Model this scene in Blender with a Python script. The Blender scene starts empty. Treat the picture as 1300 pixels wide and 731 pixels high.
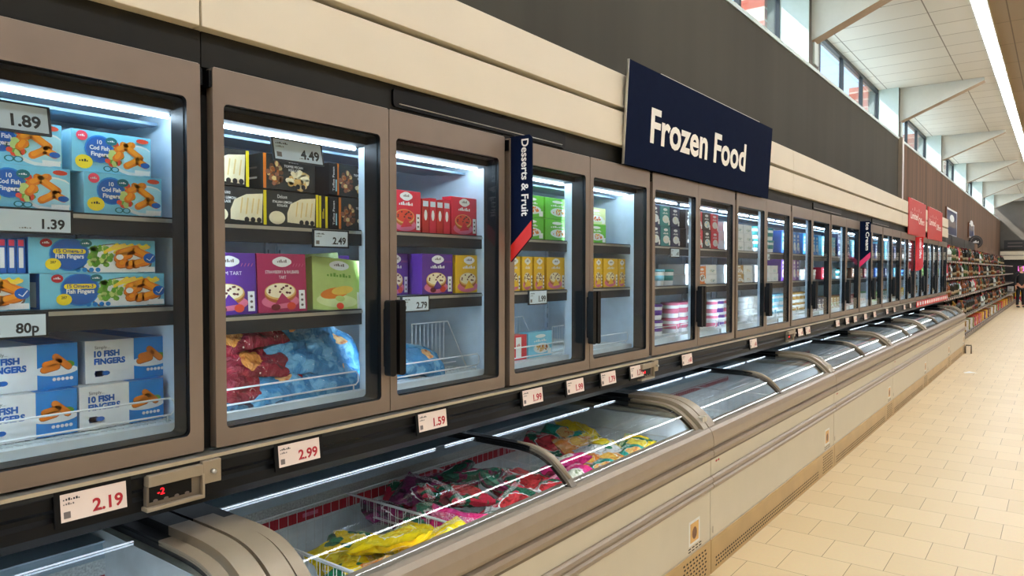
import bpy, bmesh, math, random
from math import sin, cos, pi, radians, sqrt, atan2
from mathutils import Vector, Matrix, noise

random.seed(7)
S = bpy.context.scene
COL = S.collection

# ------------------------------------------------------------------ materials
MATS = {}
def lin(c):
    return tuple(((x / 255) / 12.92 if x / 255 <= 0.04045 else ((x / 255 + 0.055) / 1.055) ** 2.4) for x in c)

def M(name, rgb, rough=0.5, metal=0.0, var=0.06, scale=18.0, bump=0.0, spec=0.5, trans=0.0):
    """procedural material: base colour broken up by a faint noise"""
    if name in MATS:
        return MATS[name]
    m = bpy.data.materials.new(name)
    m.use_nodes = True
    nt = m.node_tree
    b = nt.nodes['Principled BSDF']
    c = lin(rgb)
    b.inputs['Roughness'].default_value = rough
    b.inputs['Metallic'].default_value = metal
    b.inputs['Specular IOR Level'].default_value = spec
    tc = nt.nodes.new('ShaderNodeTexCoord')
    n = nt.nodes.new('ShaderNodeTexNoise')
    n.inputs['Scale'].default_value = scale
    n.inputs['Detail'].default_value = 4
    nt.links.new(tc.outputs['Object'], n.inputs['Vector'])
    r = nt.nodes.new('ShaderNodeValToRGB')
    r.color_ramp.elements[0].position = 0.3
    r.color_ramp.elements[1].position = 0.7
    r.color_ramp.elements[0].color = (*[max(0, x * (1 - var)) for x in c], 1)
    r.color_ramp.elements[1].color = (*[min(1, x * (1 + var)) for x in c], 1)
    nt.links.new(n.outputs['Fac'], r.inputs['Fac'])
    nt.links.new(r.outputs['Color'], b.inputs['Base Color'])
    if bump:
        bp = nt.nodes.new('ShaderNodeBump')
        bp.inputs['Strength'].default_value = bump
        bp.inputs['Distance'].default_value = 0.01
        nt.links.new(n.outputs['Fac'], bp.inputs['Height'])
        nt.links.new(bp.outputs['Normal'], b.inputs['Normal'])
    MATS[name] = m
    return m

def glow(name, rgb, strength):
    m = bpy.data.materials.new(name)
    m.use_nodes = True
    nt = m.node_tree
    nt.nodes.clear()
    e = nt.nodes.new('ShaderNodeEmission')
    e.inputs['Color'].default_value = (*lin(rgb), 1)
    e.inputs['Strength'].default_value = strength
    o = nt.nodes.new('ShaderNodeOutputMaterial')
    nt.links.new(e.outputs[0], o.inputs[0])
    MATS[name] = m
    return m

def glassmat(name, tint, refl=1.0, rough=0.0, graze=1.0):
    """thin pane: transparent with a fresnel mirror coat"""
    m = bpy.data.materials.new(name)
    m.use_nodes = True
    nt = m.node_tree
    nt.nodes.clear()
    t = nt.nodes.new('ShaderNodeBsdfTransparent')
    t.inputs['Color'].default_value = (*tint, 1)
    g = nt.nodes.new('ShaderNodeBsdfGlossy')
    g.inputs['Roughness'].default_value = rough
    f = nt.nodes.new('ShaderNodeLayerWeight')
    f.inputs['Blend'].default_value = 0.5
    p5 = nt.nodes.new('ShaderNodeMath'); p5.operation = 'POWER'; p5.inputs[1].default_value = 5.0
    nt.links.new(f.outputs['Facing'], p5.inputs[0])
    k = nt.nodes.new('ShaderNodeMath')
    k.operation = 'MULTIPLY_ADD'
    k.inputs[1].default_value = graze
    k.inputs[2].default_value = 0.04 * refl
    k.use_clamp = True
    mx = nt.nodes.new('ShaderNodeMixShader')
    o = nt.nodes.new('ShaderNodeOutputMaterial')
    nt.links.new(p5.outputs[0], k.inputs[0])
    nt.links.new(k.outputs[0], mx.inputs[0])
    nt.links.new(t.outputs[0], mx.inputs[1])
    nt.links.new(g.outputs[0], mx.inputs[2])
    nt.links.new(mx.outputs[0], o.inputs[0])
    MATS[name] = m
    return m

M('door_frame', (128, 114, 101), 0.38, 0.25, 0.05, 9)
M('frame_edge', (165, 158, 146), 0.3, 0.6)
M('black', (7, 8, 10), 0.45, spec=0.2)
M('black_soft', (12, 13, 15), 0.65, spec=0.25)
M('header_dark', (30, 31, 29), 0.6, spec=0.3)
M('silver', (188, 184, 172), 0.3, 0.75)
M('liner', (196, 214, 226), 0.45)
M('liner_dark', (96, 122, 142), 0.4)
M('shelf_rail', (20, 27, 33), 0.4, spec=0.4)
M('shelf_wire', (205, 215, 222), 0.35)
M('white_lip', (206, 214, 214), 0.4)
M('cream', (214, 204, 182), 0.5, 0, 0.02, 3)
M('wall_grey', (88, 84, 77), 0.7, 0, 0.10, 3)
M('rim', (150, 136, 119), 0.32, 0.1, 0.03, 20)
M('rim_dark', (112, 102, 88), 0.4)
M('cap_beige', (148, 134, 112), 0.35, 0.15, 0.03)
M('panel', (205, 199, 180), 0.4, 0, 0.02, 6)
M('kick', (186, 158, 108), 0.35, 0.3, 0.12, 4)
M('slot', (26, 18, 10), 0.7)
M('chest_liner', (218, 228, 232), 0.5, 0, 0.12, 12, 0.25)
M('perf_metal', (200, 206, 204), 0.45, 0.1, 0.3, 160)
M('rail_blue', (176, 196, 208), 0.4, 0.0)
M('strip_red', (176, 26, 44), 0.5)
M('white', (235, 236, 234), 0.45, 0, 0.02)
M('wire', (222, 226, 226), 0.3)
M('paper', (222, 204, 190), 0.6, 0, 0.02)
M('paper_cool', (200, 214, 222), 0.6, 0, 0.02)
M('ink', (26, 28, 32), 0.6)
M('ink_soft', (110, 100, 96), 0.6)
M('price_red', (168, 22, 34), 0.6)
M('navy', (16, 25, 48), 0.9, 0, 0.05, spec=0.04)
M('sign_white', (236, 232, 222), 0.5, 0, 0.02)
M('red_stripe', (214, 42, 36), 0.45)
M('pink_stripe', (226, 30, 96), 0.45)
M('offer_red', (186, 32, 26), 0.5)
M('offer_bright', (208, 16, 18), 0.4)
M('window_frame', (38, 46, 52), 0.4)
M('reveal', (196, 212, 210), 0.6, 0, 0.02)
M('beam', (206, 208, 202), 0.6, 0, 0.02)
M('beam_under', (178, 160, 142), 0.6)
glow('led_cool', (214, 236, 255), 52.0)
glow('rim_fill', (236, 244, 255), 24.0)  # glow of the fill strips added inside the chests
glow('led_soft', (222, 238, 255), 9.0)
glow('led_strip', (248, 251, 255), 34.0)
glow('digit_red', (255, 30, 40), 3.0)
glow('sign_pink', (255, 120, 220), 1.6)
glassmat('door_glass', (0.94, 0.975, 0.985), 0.62, graze=0.42)
glassmat('lid_glass', (0.965, 0.985, 0.99), 0.7, graze=0.75)
glassmat('window_glass', (0.95, 0.97, 0.98), 1.0)

# packaging inks
PK = dict(sky=(120, 200, 226), sky2=(168, 222, 236), blue=(10, 92, 176), deep=(8, 60, 128), teal=(16, 110, 116), pink=(232, 70, 96),
          yellow=(240, 214, 40), orange=(240, 150, 24), amber=(226, 124, 22), brown=(170, 92, 34), salad=(112, 160, 52), peas=(92, 158, 40),
          tomato=(216, 70, 44), chips=(238, 200, 84), cream2=(238, 226, 190), plate=(226, 232, 232), carton=(226, 230, 230),
          cyanblue=(16, 130, 206), roul=(30, 34, 34), sponge=(226, 196, 130), icing=(240, 228, 190), pecan=(150, 96, 70), lemonedge=(232, 212, 20),
          purple=(88, 40, 140), magenta=(166, 36, 84), tart=(216, 172, 98), tartdark=(96, 40, 36), lime=(186, 208, 120), lime2=(214, 226, 160),
          redbox=(206, 36, 58), redlite=(236, 104, 120), yelbox=(232, 184, 26), greenbox=(96, 186, 40), lilac=(160, 120, 190),
          dkred=(110, 18, 30), orangebox=(222, 120, 30), brownbox=(104, 62, 36), bluebox=(26, 96, 180), blackbox=(24, 24, 28),
          whitebox=(226, 230, 232), tealbox=(30, 130, 130), olive=(128, 124, 40), navybox=(24, 34, 78), rosebox=(214, 110, 140),
          gold=(170, 130, 50))
for k_, v_ in PK.items():
    M(k_, v_, 0.38, 0, 0.05, 30)

# ------------------------------------------------------------------ mesh builder
_txt = {}
def text_mesh(s, bold=0.0):
    key = (s, bold)
    if key not in _txt:
        cu = bpy.data.curves.new('t', 'FONT')
        cu.body = s
        cu.size = 1.0
        cu.offset = bold
        cu.resolution_u = 3
        ob = bpy.data.objects.new('t', cu)
        COL.objects.link(ob)
        dg = bpy.context.evaluated_depsgraph_get()
        me = bpy.data.meshes.new_from_object(ob.evaluated_get(dg))
        vs = [(v.co.x, v.co.y) for v in me.vertices]
        fs = [tuple(p.vertices) for p in me.polygons]
        bpy.data.objects.remove(ob)
        bpy.data.meshes.remove(me)
        bpy.data.curves.remove(cu)
        x0 = min(v[0] for v in vs); x1 = max(v[0] for v in vs)
        _txt[key] = ([(v[0] - x0, v[1]) for v in vs], fs, x1 - x0)
    return _txt[key]

class MB:
    def __init__(s):
        s.v = []; s.f = []; s.m = []; s.sm = []; s.mats = []; s.uv = None
    def mi(s, m):
        if m not in s.mats:
            s.mats.append(m)
        return s.mats.index(m)
    def add(s, vs, fs, m, smooth=False, T=None):
        o = len(s.v)
        if T is not None:
            vs = [tuple(T @ Vector(v)) for v in vs]
        s.v += [tuple(v) for v in vs]
        i = s.mi(m)
        for f in fs:
            s.f.append(tuple(o + a for a in f)); s.m.append(i); s.sm.append(smooth)
        return s
    def box(s, x0, x1, y0, y1, z0, z1, m, T=None):
        vs = [(x, y, z) for x in (x0, x1) for y in (y0, y1) for z in (z0, z1)]
        fs = [(0, 1, 3, 2), (4, 6, 7, 5), (0, 4, 5, 1), (2, 3, 7, 6), (0, 2, 6, 4), (1, 5, 7, 3)]
        return s.add(vs, fs, m, False, T)
    def prism(s, pts, h0, h1, m, axis='y', smooth=False, caps=True, T=None):
        """pts: closed 2D loop (a,b); extruded along axis"""
        def P(a, b, h):
            return {'y': (a, h, b), 'x': (h, a, b), 'z': (a, b, h)}[axis]
        n = len(pts)
        vs = [P(a, b, h0) for a, b in pts] + [P(a, b, h1) for a, b in pts]
        fs = [(i, (i + 1) % n, n + (i + 1) % n, n + i) for i in range(n)]
        s.add(vs, fs, m, smooth, T)
        if caps:
            s.add(vs, [tuple(range(n))[::-1], tuple(range(n, 2 * n))], m, False, T)
        return s
    def tube(s, pts, r, m, n=6, closed=False, T=None):
        pts = [Vector(p) for p in pts]
        vs = []; k = len(pts)
        for i, p in enumerate(pts):
            if closed:
                d = (pts[(i + 1) % k] - pts[i - 1])
            else:
                d = pts[min(i + 1, k - 1)] - pts[max(i - 1, 0)]
            d.normalize()
            up = Vector((0, 0, 1)) if abs(d.z) < 0.9 else Vector((1, 0, 0))
            a = d.cross(up).normalized(); b = d.cross(a)
            rr = r[i] if isinstance(r, (list, tuple)) else r
            for j in range(n):
                t = 2 * pi * j / n
                vs.append(p + a * cos(t) * rr + b * sin(t) * rr)
        fs = []
        for i in range(k if closed else k - 1):
            for j in range(n):
                a0 = i * n + j; a1 = i * n + (j + 1) % n; q = ((i + 1) % k) * n
                fs.append((a0, a1, q + (j + 1) % n, q + j))
        if not closed:
            fs.append(tuple(range(n))[::-1]); fs.append(tuple(range((k - 1) * n, k * n)))
        return s.add(vs, fs, m, n > 4, T)
    def lathe(s, prof, m, n=14, T=None, smooth=True):
        vs = []
        for r, z in prof:
            for j in range(n):
                t = 2 * pi * j / n
                vs.append((r * cos(t), r * sin(t), z))
        fs = []
        for i in range(len(prof) - 1):
            for j in range(n):
                fs.append((i * n + j, i * n + (j + 1) % n, (i + 1) * n + (j + 1) % n, (i + 1) * n + j))
        fs.append(tuple(range(n))[::-1]); fs.append(tuple(range((len(prof) - 1) * n, len(prof) * n)))
        return s.add(vs, fs, m, smooth, T)
    # ---- printing on the front face (x=0 plane, y right, z up)
    def poly(s, pts, m, L=1, T=None):
        x = 0.0005 * L
        return s.add([(x, a, b) for a, b in pts], [tuple(range(len(pts)))], m, False, T)
    def rect(s, y0, z0, y1, z1, m, L=1, T=None):
        return s.poly([(y0, z0), (y1, z0), (y1, z1), (y0, z1)], m, L, T)
    def ell(s, cy, cz, ry, rz, m, L=1, n=20, rot=0, clip=None, T=None):
        pts = []
        for j in range(n):
            t = 2 * pi * j / n
            a, b = ry * cos(t), rz * sin(t)
            y, z = cy + a * cos(rot) - b * sin(rot), cz + a * sin(rot) + b * cos(rot)
            if clip:
                y = min(max(y, clip[0]), clip[2]); z = min(max(z, clip[1]), clip[3])
            pts.append((y, z))
        return s.poly(pts, m, L, T)
    def cap(s, y0, z0, y1, z1, r, m, L=1, T=None):
        a = atan2(z1 - z0, y1 - y0)
        pts = [(y1 + r * cos(a + t), z1 + r * sin(a + t)) for t in (-pi / 2, -pi / 4, 0, pi / 4, pi / 2)]
        pts += [(y0 + r * cos(a + t), z0 + r * sin(a + t)) for t in (pi / 2, pi * .75, pi, pi * 1.25, pi * 1.5)]
        return s.poly(pts, m, L, T)
    def txt(s, t, y, z, h, m, L=1, align='l', bold=0.0, w=None, T=None, rot=0.0):
        """h = cap height; w = forced width"""
        vs, fs, wid = text_mesh(t, bold)
        k = h / 0.72
        kx = (w / wid) if w else k
        W = wid * kx
        off = {'l': 0, 'c': -W / 2, 'r': -W}[align]
        x = 0.0005 * L
        out = []
        for a, b in vs:
            p, q = a * kx + off, b * k
            out.append((x, y + p * cos(rot) - q * sin(rot), z + p * sin(rot) + q * cos(rot)))
        return s.add(out, fs, m, False, T)
    def scrib(s, y, z, w, h, m, L=1, n=5, T=None, align='c'):
        """print too small to read: a row of short uneven dashes"""
        y0 = y - (w / 2 if align == 'c' else 0)
        k = w / n
        for i in range(n):
            hh = h * (0.55 + 0.25 * ((i * 7) % 3))
            s.rect(y0 + i * k, z, y0 + i * k + k * (0.55 + 0.12 * (i % 3)), z + hh, m, L, T)
        return s
    def build(s, name, parent=None, bevel=0, seg=2, loc=None, rot=None):
        me = bpy.data.meshes.new(name)
        me.from_pydata(s.v, [], s.f)
        for m in s.mats:
            me.materials.append(MATS[m])
        me.polygons.foreach_set('material_index', s.m)
        me.polygons.foreach_set('use_smooth', s.sm)
        if s.uv:
            uvl = me.uv_layers.new(name='uv')
            for l in me.loops:
                uvl.data[l.index].uv = s.uv[l.vertex_index]
        me.update()
        bm = bmesh.new(); bm.from_mesh(me)
        bmesh.ops.recalc_face_normals(bm, faces=bm.faces)
        bm.to_mesh(me); bm.free()
        o = bpy.data.objects.new(name, me)
        COL.objects.link(o)
        if parent: o.parent = parent
        if loc: o.location = loc
        if rot: o.rotation_euler = rot
        if bevel:
            b = o.modifiers.new('bevel', 'BEVEL')
            b.width = bevel; b.segments = seg; b.limit_method = 'ANGLE'; b.angle_limit = radians(50)
        return o

def tag(o, label=None, cat=None, group=None, kind=None):
    if label: o['label'] = label
    if cat: o['category'] = cat
    if group: o['group'] = group
    if kind: o['kind'] = kind
    return o

def empty(name, loc, label, cat, group=None, rz=0):
    o = bpy.data.objects.new(name, None)
    COL.objects.link(o)
    o.location = loc; o.rotation_euler = (0, 0, rz); o.empty_display_size = 0.1
    return tag(o, label, cat, group)

def struct(mb, name, **k):
    o = mb.build(name, **k); o['kind'] = 'structure'
    return o

_first = {}
def place(proto, loc, label, group, rot=(0, 0, 0), scale=None):
    """first call moves the prototype itself, later calls copy it and its parts"""
    if proto.name not in _first:
        _first[proto.name] = True
        o = proto
    else:
        o = proto.copy(); COL.objects.link(o)
        for ch in list(proto.children):
            c = ch.copy(); COL.objects.link(c); c.parent = o
            for g in ch.children:
                d = g.copy(); COL.objects.link(d); d.parent = c
    o.location = loc; o.rotation_euler = rot
    if scale: o.scale = scale if not isinstance(scale, (int, float)) else (scale,) * 3
    o['label'] = label
    if group: o['group'] = group
    elif 'group' in o.keys(): del o['group']
    return o

def rrect(y0, z0, y1, z1, r, n=5):
    pts = []
    for cy, cz, a0 in ((y1 - r, z0 + r, -pi / 2), (y1 - r, z1 - r, 0), (y0 + r, z1 - r, pi / 2), (y0 + r, z0 + r, pi)):
        for i in range(n):
            a = a0 + (pi / 2) * i / (n - 1)
            pts.append((cy + r * cos(a), cz + r * sin(a)))
    return pts

def ring(mb, y0, z0, y1, z1, iy0, iz0, iy1, iz1, x0, x1, m, r=0.016, ro=0.004, minner=None, n=5):
    """flat frame with a rounded opening, thickness x0..x1 (x1 is the front)"""
    o = rrect(y0, z0, y1, z1, ro, n); i = rrect(iy0, iz0, iy1, iz1, r, n)
    k = len(o)
    vs = [(x1, a, b) for a, b in o] + [(x1, a, b) for a, b in i] + [(x0, a, b) for a, b in o] + [(x0, a, b) for a, b in i]
    f1 = [(j, (j + 1) % k, k + (j + 1) % k, k + j) for j in range(k)]
    f2 = [(2 * k + j, 3 * k + j, 3 * k + (j + 1) % k, 2 * k + (j + 1) % k) for j in range(k)]
    f3 = [(j, 2 * k + j, 2 * k + (j + 1) % k, (j + 1) % k) for j in range(k)]
    f4 = [(k + j, k + (j + 1) % k, 3 * k + (j + 1) % k, 3 * k + j) for j in range(k)]
    mb.add(vs, f1 + f2 + f3, m)
    mb.add(vs, f4, minner or m)

ORD = ['first', 'second', 'third', 'fourth', 'fifth', 'sixth', 'seventh', 'eighth', 'ninth', 'tenth', 'eleventh', 'twelfth', 'thirteenth']

# ------------------------------------------------------------------ camera
th = radians(37.46); pt = math.atan(23.2 / 909)
cam = bpy.data.cameras.new('camera')
cam.sensor_width = 36; cam.lens = 909 * 36 / 1300
cam.clip_end = 300
co = bpy.data.objects.new('camera', cam)
COL.objects.link(co)
co.location = (0, 0, 1.55)
co.rotation_euler = (pi / 2 - pt, 0, th)
S.camera = co

# ------------------------------------------------------------------ the building
YN, YF = -7.0, 43.5       # near and far ends of the hall
XW, XR = -2.45, 8.0
ZC = 4.95

def floor_mat():
    m = bpy.data.materials.new('floor_tiles'); m.use_nodes = True
    nt = m.node_tree; b = nt.nodes['Principled BSDF']
    tc = nt.nodes.new('ShaderNodeTexCoord')
    mp = nt.nodes.new('ShaderNodeMapping')
    # joints run every 0.298 m along the aisle, tiles 0.30 m wide, half bond
    mp.inputs['Location'].default_value = (1.1525 + 0.30 * 20 - 0.15, -4.356 + 0.298 * 60, 0)
    nt.links.new(tc.outputs['Object'], mp.inputs['Vector'])
    br = nt.nodes.new('ShaderNodeTexBrick')
    br.offset = 0.5; br.offset_frequency = 2; br.squash = 1.0
    br.inputs['Scale'].default_value = 1.0
    br.inputs['Brick Width'].default_value = 0.30
    br.inputs['Row Height'].default_value = 0.298
    br.inputs['Mortar Size'].default_value = 0.0016
    br.inputs['Mortar Smooth'].default_value = 0.1
    br.inputs['Color1'].default_value = (*lin((222, 197, 152)), 1)
    br.inputs['Color2'].default_value = (*lin((215, 189, 143)), 1)
    br.inputs['Mortar'].default_value = (*lin((124, 96, 62)), 1)
    nt.links.new(mp.outputs[0], br.inputs['Vector'])
    n = nt.nodes.new('ShaderNodeTexNoise'); n.inputs['Scale'].default_value = 60; n.inputs['Detail'].default_value = 6
    nt.links.new(tc.outputs['Object'], n.inputs['Vector'])
    mx = nt.nodes.new('ShaderNodeMix'); mx.data_type = 'RGBA'; mx.blend_type = 'MULTIPLY'
    mx.inputs[0].default_value = 0.12
    nt.links.new(br.outputs['Color'], mx.inputs[6])
    nt.links.new(n.outputs['Color'], mx.inputs[7])
    nt.links.new(mx.outputs[2], b.inputs['Base Color'])
    b.inputs['Roughness'].default_value = 0.42
    bp = nt.nodes.new('ShaderNodeBump'); bp.inputs['Strength'].default_value = 0.3; bp.inputs['Distance'].default_value = 0.002; bp.invert = True
    nt.links.new(br.outputs['Fac'], bp.inputs['Height'])
    nt.links.new(bp.outputs[0], b.inputs['Normal'])
    MATS['floor_tiles'] = m
floor_mat()

def grid_mat(name, c1, cm, bw, rh, mortar, off=0.0, loc=(0, 0, 0), rough=0.8):
    m = bpy.data.materials.new(name); m.use_nodes = True
    nt = m.node_tree; b = nt.nodes['Principled BSDF']
    tc = nt.nodes.new('ShaderNodeTexCoord')
    mp = nt.nodes.new('ShaderNodeMapping'); mp.inputs['Location'].default_value = loc
    nt.links.new(tc.outputs['Object'], mp.inputs['Vector'])
    br = nt.nodes.new('ShaderNodeTexBrick'); br.offset = off
    br.inputs['Scale'].default_value = 1.0
    br.inputs['Brick Width'].default_value = bw; br.inputs['Row Height'].default_value = rh
    br.inputs['Mortar Size'].default_value = mortar
    br.inputs['Color1'].default_value = (*lin(c1), 1)
    br.inputs['Color2'].default_value = (*[x * 0.94 for x in lin(c1)], 1)
    br.inputs['Mortar'].default_value = (*lin(cm), 1)
    nt.links.new(mp.outputs[0], br.inputs['Vector'])
    nt.links.new(br.outputs['Color'], b.inputs['Base Color'])
    b.inputs['Roughness'].default_value = rough
    MATS[name] = m
grid_mat('ceiling_tiles', (226, 224, 218), (140, 134, 128), 1.2, 0.6, 0.008, 0.0, (24 + 0.25, 30 - 0.15, 0))
grid_mat('ceiling_brown', (158, 142, 122), (112, 100, 86), 0.6, 1.2, 0.008, 0.0, (24, 30, 0))

def slat_mat(name, c1, c2, pitch, axis=1):
    m = bpy.data.materials.new(name); m.use_nodes = True
    nt = m.node_tree; b = nt.nodes['Principled BSDF']
    tc = nt.nodes.new('ShaderNodeTexCoord')
    mp = nt.nodes.new('ShaderNodeMapping'); mp.inputs['Scale'].default_value = (0.001, 1 / pitch, 0.12)
    nt.links.new(tc.outputs['Object'], mp.inputs['Vector'])
    n = nt.nodes.new('ShaderNodeTexNoise'); n.inputs['Scale'].default_value = 1.0; n.inputs['Detail'].default_value = 3
    nt.links.new(mp.outputs[0], n.inputs['Vector'])
    r = nt.nodes.new('ShaderNodeValToRGB')
    r.color_ramp.elements[0].position = 0.35; r.color_ramp.elements[1].position = 0.65
    r.color_ramp.elements[0].color = (*lin(c1), 1); r.color_ramp.elements[1].color = (*lin(c2), 1)
    nt.links.new(n.outputs['Fac'], r.inputs['Fac'])
    nt.links.new(r.outputs['Color'], b.inputs['Base Color'])
    b.inputs['Roughness'].default_value = 0.85
    b.inputs['Specular IOR Level'].default_value = 0.15
    MATS[name] = m
slat_mat('wall_boards', (68, 65, 57), (74, 71, 62), 0.5)
slat_mat('wood_slats', (84, 70, 58), (116, 90, 72), 0.12)

def brick_mat():
    m = bpy.data.materials.new('red_brick'); m.use_nodes = True
    nt = m.node_tree; b = nt.nodes['Principled BSDF']
    tc = nt.nodes.new('ShaderNodeTexCoord')
    sp = nt.nodes.new('ShaderNodeSeparateXYZ'); cb = nt.nodes.new('ShaderNodeCombineXYZ')
    nt.links.new(tc.outputs['Object'], sp.inputs[0])
    nt.links.new(sp.outputs['Y'], cb.inputs['X']); nt.links.new(sp.outputs['Z'], cb.inputs['Y'])
    br = nt.nodes.new('ShaderNodeTexBrick')
    br.inputs['Scale'].default_value = 1.0
    br.inputs['Brick Width'].default_value = 0.45; br.inputs['Row Height'].default_value = 0.15
    br.inputs['Mortar Size'].default_value = 0.012
    br.inputs['Color1'].default_value = (*lin((176, 84, 66)), 1)
    br.inputs['Color2'].default_value = (*lin((196, 104, 84)), 1)
    br.inputs['Mortar'].default_value = (*lin((214, 196, 184)), 1)
    nt.links.new(cb.outputs[0], br.inputs['Vector'])
    nt.links.new(br.outputs['Color'], b.inputs['Base Color'])
    b.inputs['Roughness'].default_value = 0.9
    MATS['red_brick'] = m
brick_mat()

b = MB(); b.box(-3.0, XR, YN, YF + 2, -0.1, 0.0, 'floor_tiles'); struct(b, 'floor')
b = MB(); b.box(-0.95, XR, YN, YF + 2, ZC, ZC + 0.1, 'ceiling_brown'); b.box(-2.9, -0.95, YN, YF + 2, ZC, ZC + 0.1, 'ceiling_tiles')  # browner colour over the aisle and right, whiter colour on the window side
struct(b, 'ceiling')
SILL = 4.02
b = MB()
b.box(-2.95, XW, YN, 15.1, 0, SILL, 'wall_boards')
b.box(-2.95, XW, 15.1, YF, 0, SILL, 'wood_slats')
struct(b, 'wall_left')
b = MB(); b.box(XW - 0.001, XW + 0.012, YN, YF, SILL - 0.03, SILL + 0.012, 'reveal'); struct(b, 'trim_1')
b = MB(); b.box(XR, XR + 0.2, YN, YF, 0, ZC, 'beam_under'); struct(b, 'wall_right')
b = MB(); b.box(XW, XR, YN - 0.2, YN, 0, ZC, 'cream'); struct(b, 'wall_near')
b = MB(); b.box(-2.95, XR, YF, YF + 0.2, 0, ZC, 'wall_grey'); struct(b, 'wall_far')

# clerestory bays: pier, window (frame, panes), reveal, tapered roof beam
piers = [3.3 + 6 * i for i in range(-1, 7)]
for i, y in enumerate(piers):
    b = MB(); b.box(-2.95, XW, y - 0.22, y + 0.22, SILL, ZC, 'wall_grey')
    b.box(XW, XW + 0.02, y - 0.05, y + 0.12, SILL + 0.05, ZC, 'reveal')
    struct(b, 'pillar')
    b = MB()
    prof = [(XW, 4.33), (XW, ZC - 0.002), (-1.12, ZC - 0.002), (-1.12, ZC - 0.05)]
    b.prism(prof, y - 0.12, y + 0.09, 'beam', 'y')
    # underside is a separate quad in a warmer, darker colour
    b.add([(XW, y - 0.12, 4.328), (XW, y + 0.09, 4.328), (-1.12, y + 0.09, ZC - 0.052), (-1.12, y - 0.12, ZC - 0.052)], [(0, 1, 2, 3)], 'beam_under')
    struct(b, 'beam', bevel=0.006)
for i in range(len(piers) - 1):
    y0, y1 = piers[i] + 0.22, piers[i + 1] - 0.22
    b = MB()
    XG = -2.82
    b.box(XG - 0.03, XG + 0.03, y0, y1, SILL, SILL + 0.05, 'window_frame')
    b.box(XG - 0.03, XG + 0.03, y0, y1, ZC - 0.06, ZC, 'window_frame')
    n = 4
    for j in range(n + 1):
        yy = y0 + (y1 - y0) * j / n
        b.box(XG - 0.03, XG + 0.03, yy - 0.03, yy + 0.03, SILL + 0.05, ZC - 0.06, 'window_frame')
    w = struct(b, f'window_{i + 1}')
    b = MB(); b.box(XG - 0.004, XG + 0.004, y0, y1, SILL + 0.05, ZC - 0.06, 'window_glass'); b.build('pane', w)
    b = MB()
    b.box(-2.95, XW, y0, y1, SILL - 0.001, SILL + 0.008, 'reveal')
    b.box(-2.79, XW, y1 - 0.02, y1, SILL, ZC, 'reveal')
    b.box(-2.79, XW, y0, y0 + 0.02, SILL, ZC, 'reveal')
    b.build('window_sill', w)
# grey column standing in front of the wall at the change of boards
b = MB(); b.box(XW, XW + 0.07, 15.10, 15.26, 2.0, SILL, 'rim'); struct(b, 'trim_2')

# outer brick jambs and eaves seen through the panes
b = MB()
for y in piers:
    b.box(-3.30, -2.96, y - 0.30, y + 0.3, 3.2, ZC + 0.1, 'red_brick')
struct(b, 'wall_outer')
b = MB(); b.box(-3.02, -2.9, YN, YF, ZC + 0.1, ZC + 0.22, 'window_frame'); b.box(-30, -2.96, YN - 20, YF + 20, 3.35, 3.45, 'reveal'); struct(b, 'eaves_and_bounce')  # wide pale sheet is added outside to bounce sunlight onto the ceiling

# LED light lines on the ceiling
for i, x in enumerate((-0.87, 2.1, 5.0)):
    t = empty('ceiling_light', (x, 18, ZC), ['long glowing light strip on the ceiling above the aisle', 'long light strip further right, reflected in the freezer lids', 'long light strip nearest the right wall'][i], 'ceiling light')
    b = MB(); b.box(-0.085, 0.085, -24, 25, -0.045, -0.001, 'white'); b.build('housing', t)
    b = MB(); b.box(-0.07, 0.07, -24, 25, -0.053, -0.0455, 'led_strip'); b.build('diffuser', t)

# ------------------------------------------------------------------ cream fascia above the freezers
XF = -1.736
UPY0, UPY1 = -0.265 - 1.25, 15.985
b = MB()
for (ya, yb) in ((-2.8, 0.962), (0.968, 5.98), (5.986, 10.98), (10.986, 15.985)):
    b.box(-1.80, XF + 0.012, ya, yb, 2.349, 2.51, 'cream')
    b.box(-1.80, XF + 0.012, ya, yb, 2.162, 2.326, 'cream')
o = struct(b, 'trim_3', bevel=0.002)
b = MB(); b.box(XW, -1.80, -2.8, 15.985, 2.165, 2.50, 'black'); struct(b, 'trim_4')

# ------------------------------------------------------------------ price tags
def add_tag(mb, y, z, w, h, price, paper='paper', ink='price_red', x=0.0, tilt=0.0, lines=True, border=0.012, mframe='black'):
    T = Matrix.Translation((x, y, z)) @ Matrix.Rotation(tilt, 4, 'Y')
    mb.box(-0.006, 0.0, -w / 2 - border, w / 2 + border, -h / 2 - border * .8, h / 2 + border * .8, mframe, T)
    mb.rect(-w / 2, -h / 2, w / 2, h / 2, paper, 1, T)
    if price == 'far':
        mb.scrib(w * .28, -h * .3, w * .3, h * .42, ink, 2, 3, T)
    elif price:
        big = h * 0.46
        mb.txt(price, w * 0.44, -h * 0.34, big, ink, 2, 'r', 0.03, None, T)
    if lines:
        mb.scrib(-w * 0.46, h * 0.26, w * .26, h * 0.09, 'ink', 2, 7, T, 'l')
        mb.scrib(-w * 0.46, h * 0.10, w * .17, h * 0.08, 'ink_soft', 2, 5, T, 'l')
        mb.rect(-w * 0.46, -h * 0.38, -w * 0.36, -h * 0.14, 'ink_soft', 2, T)
        mb.scrib(w * 0.0, -h * 0.36, w * .12, h * 0.06, 'ink_soft', 2, 5, T, 'l')

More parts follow.
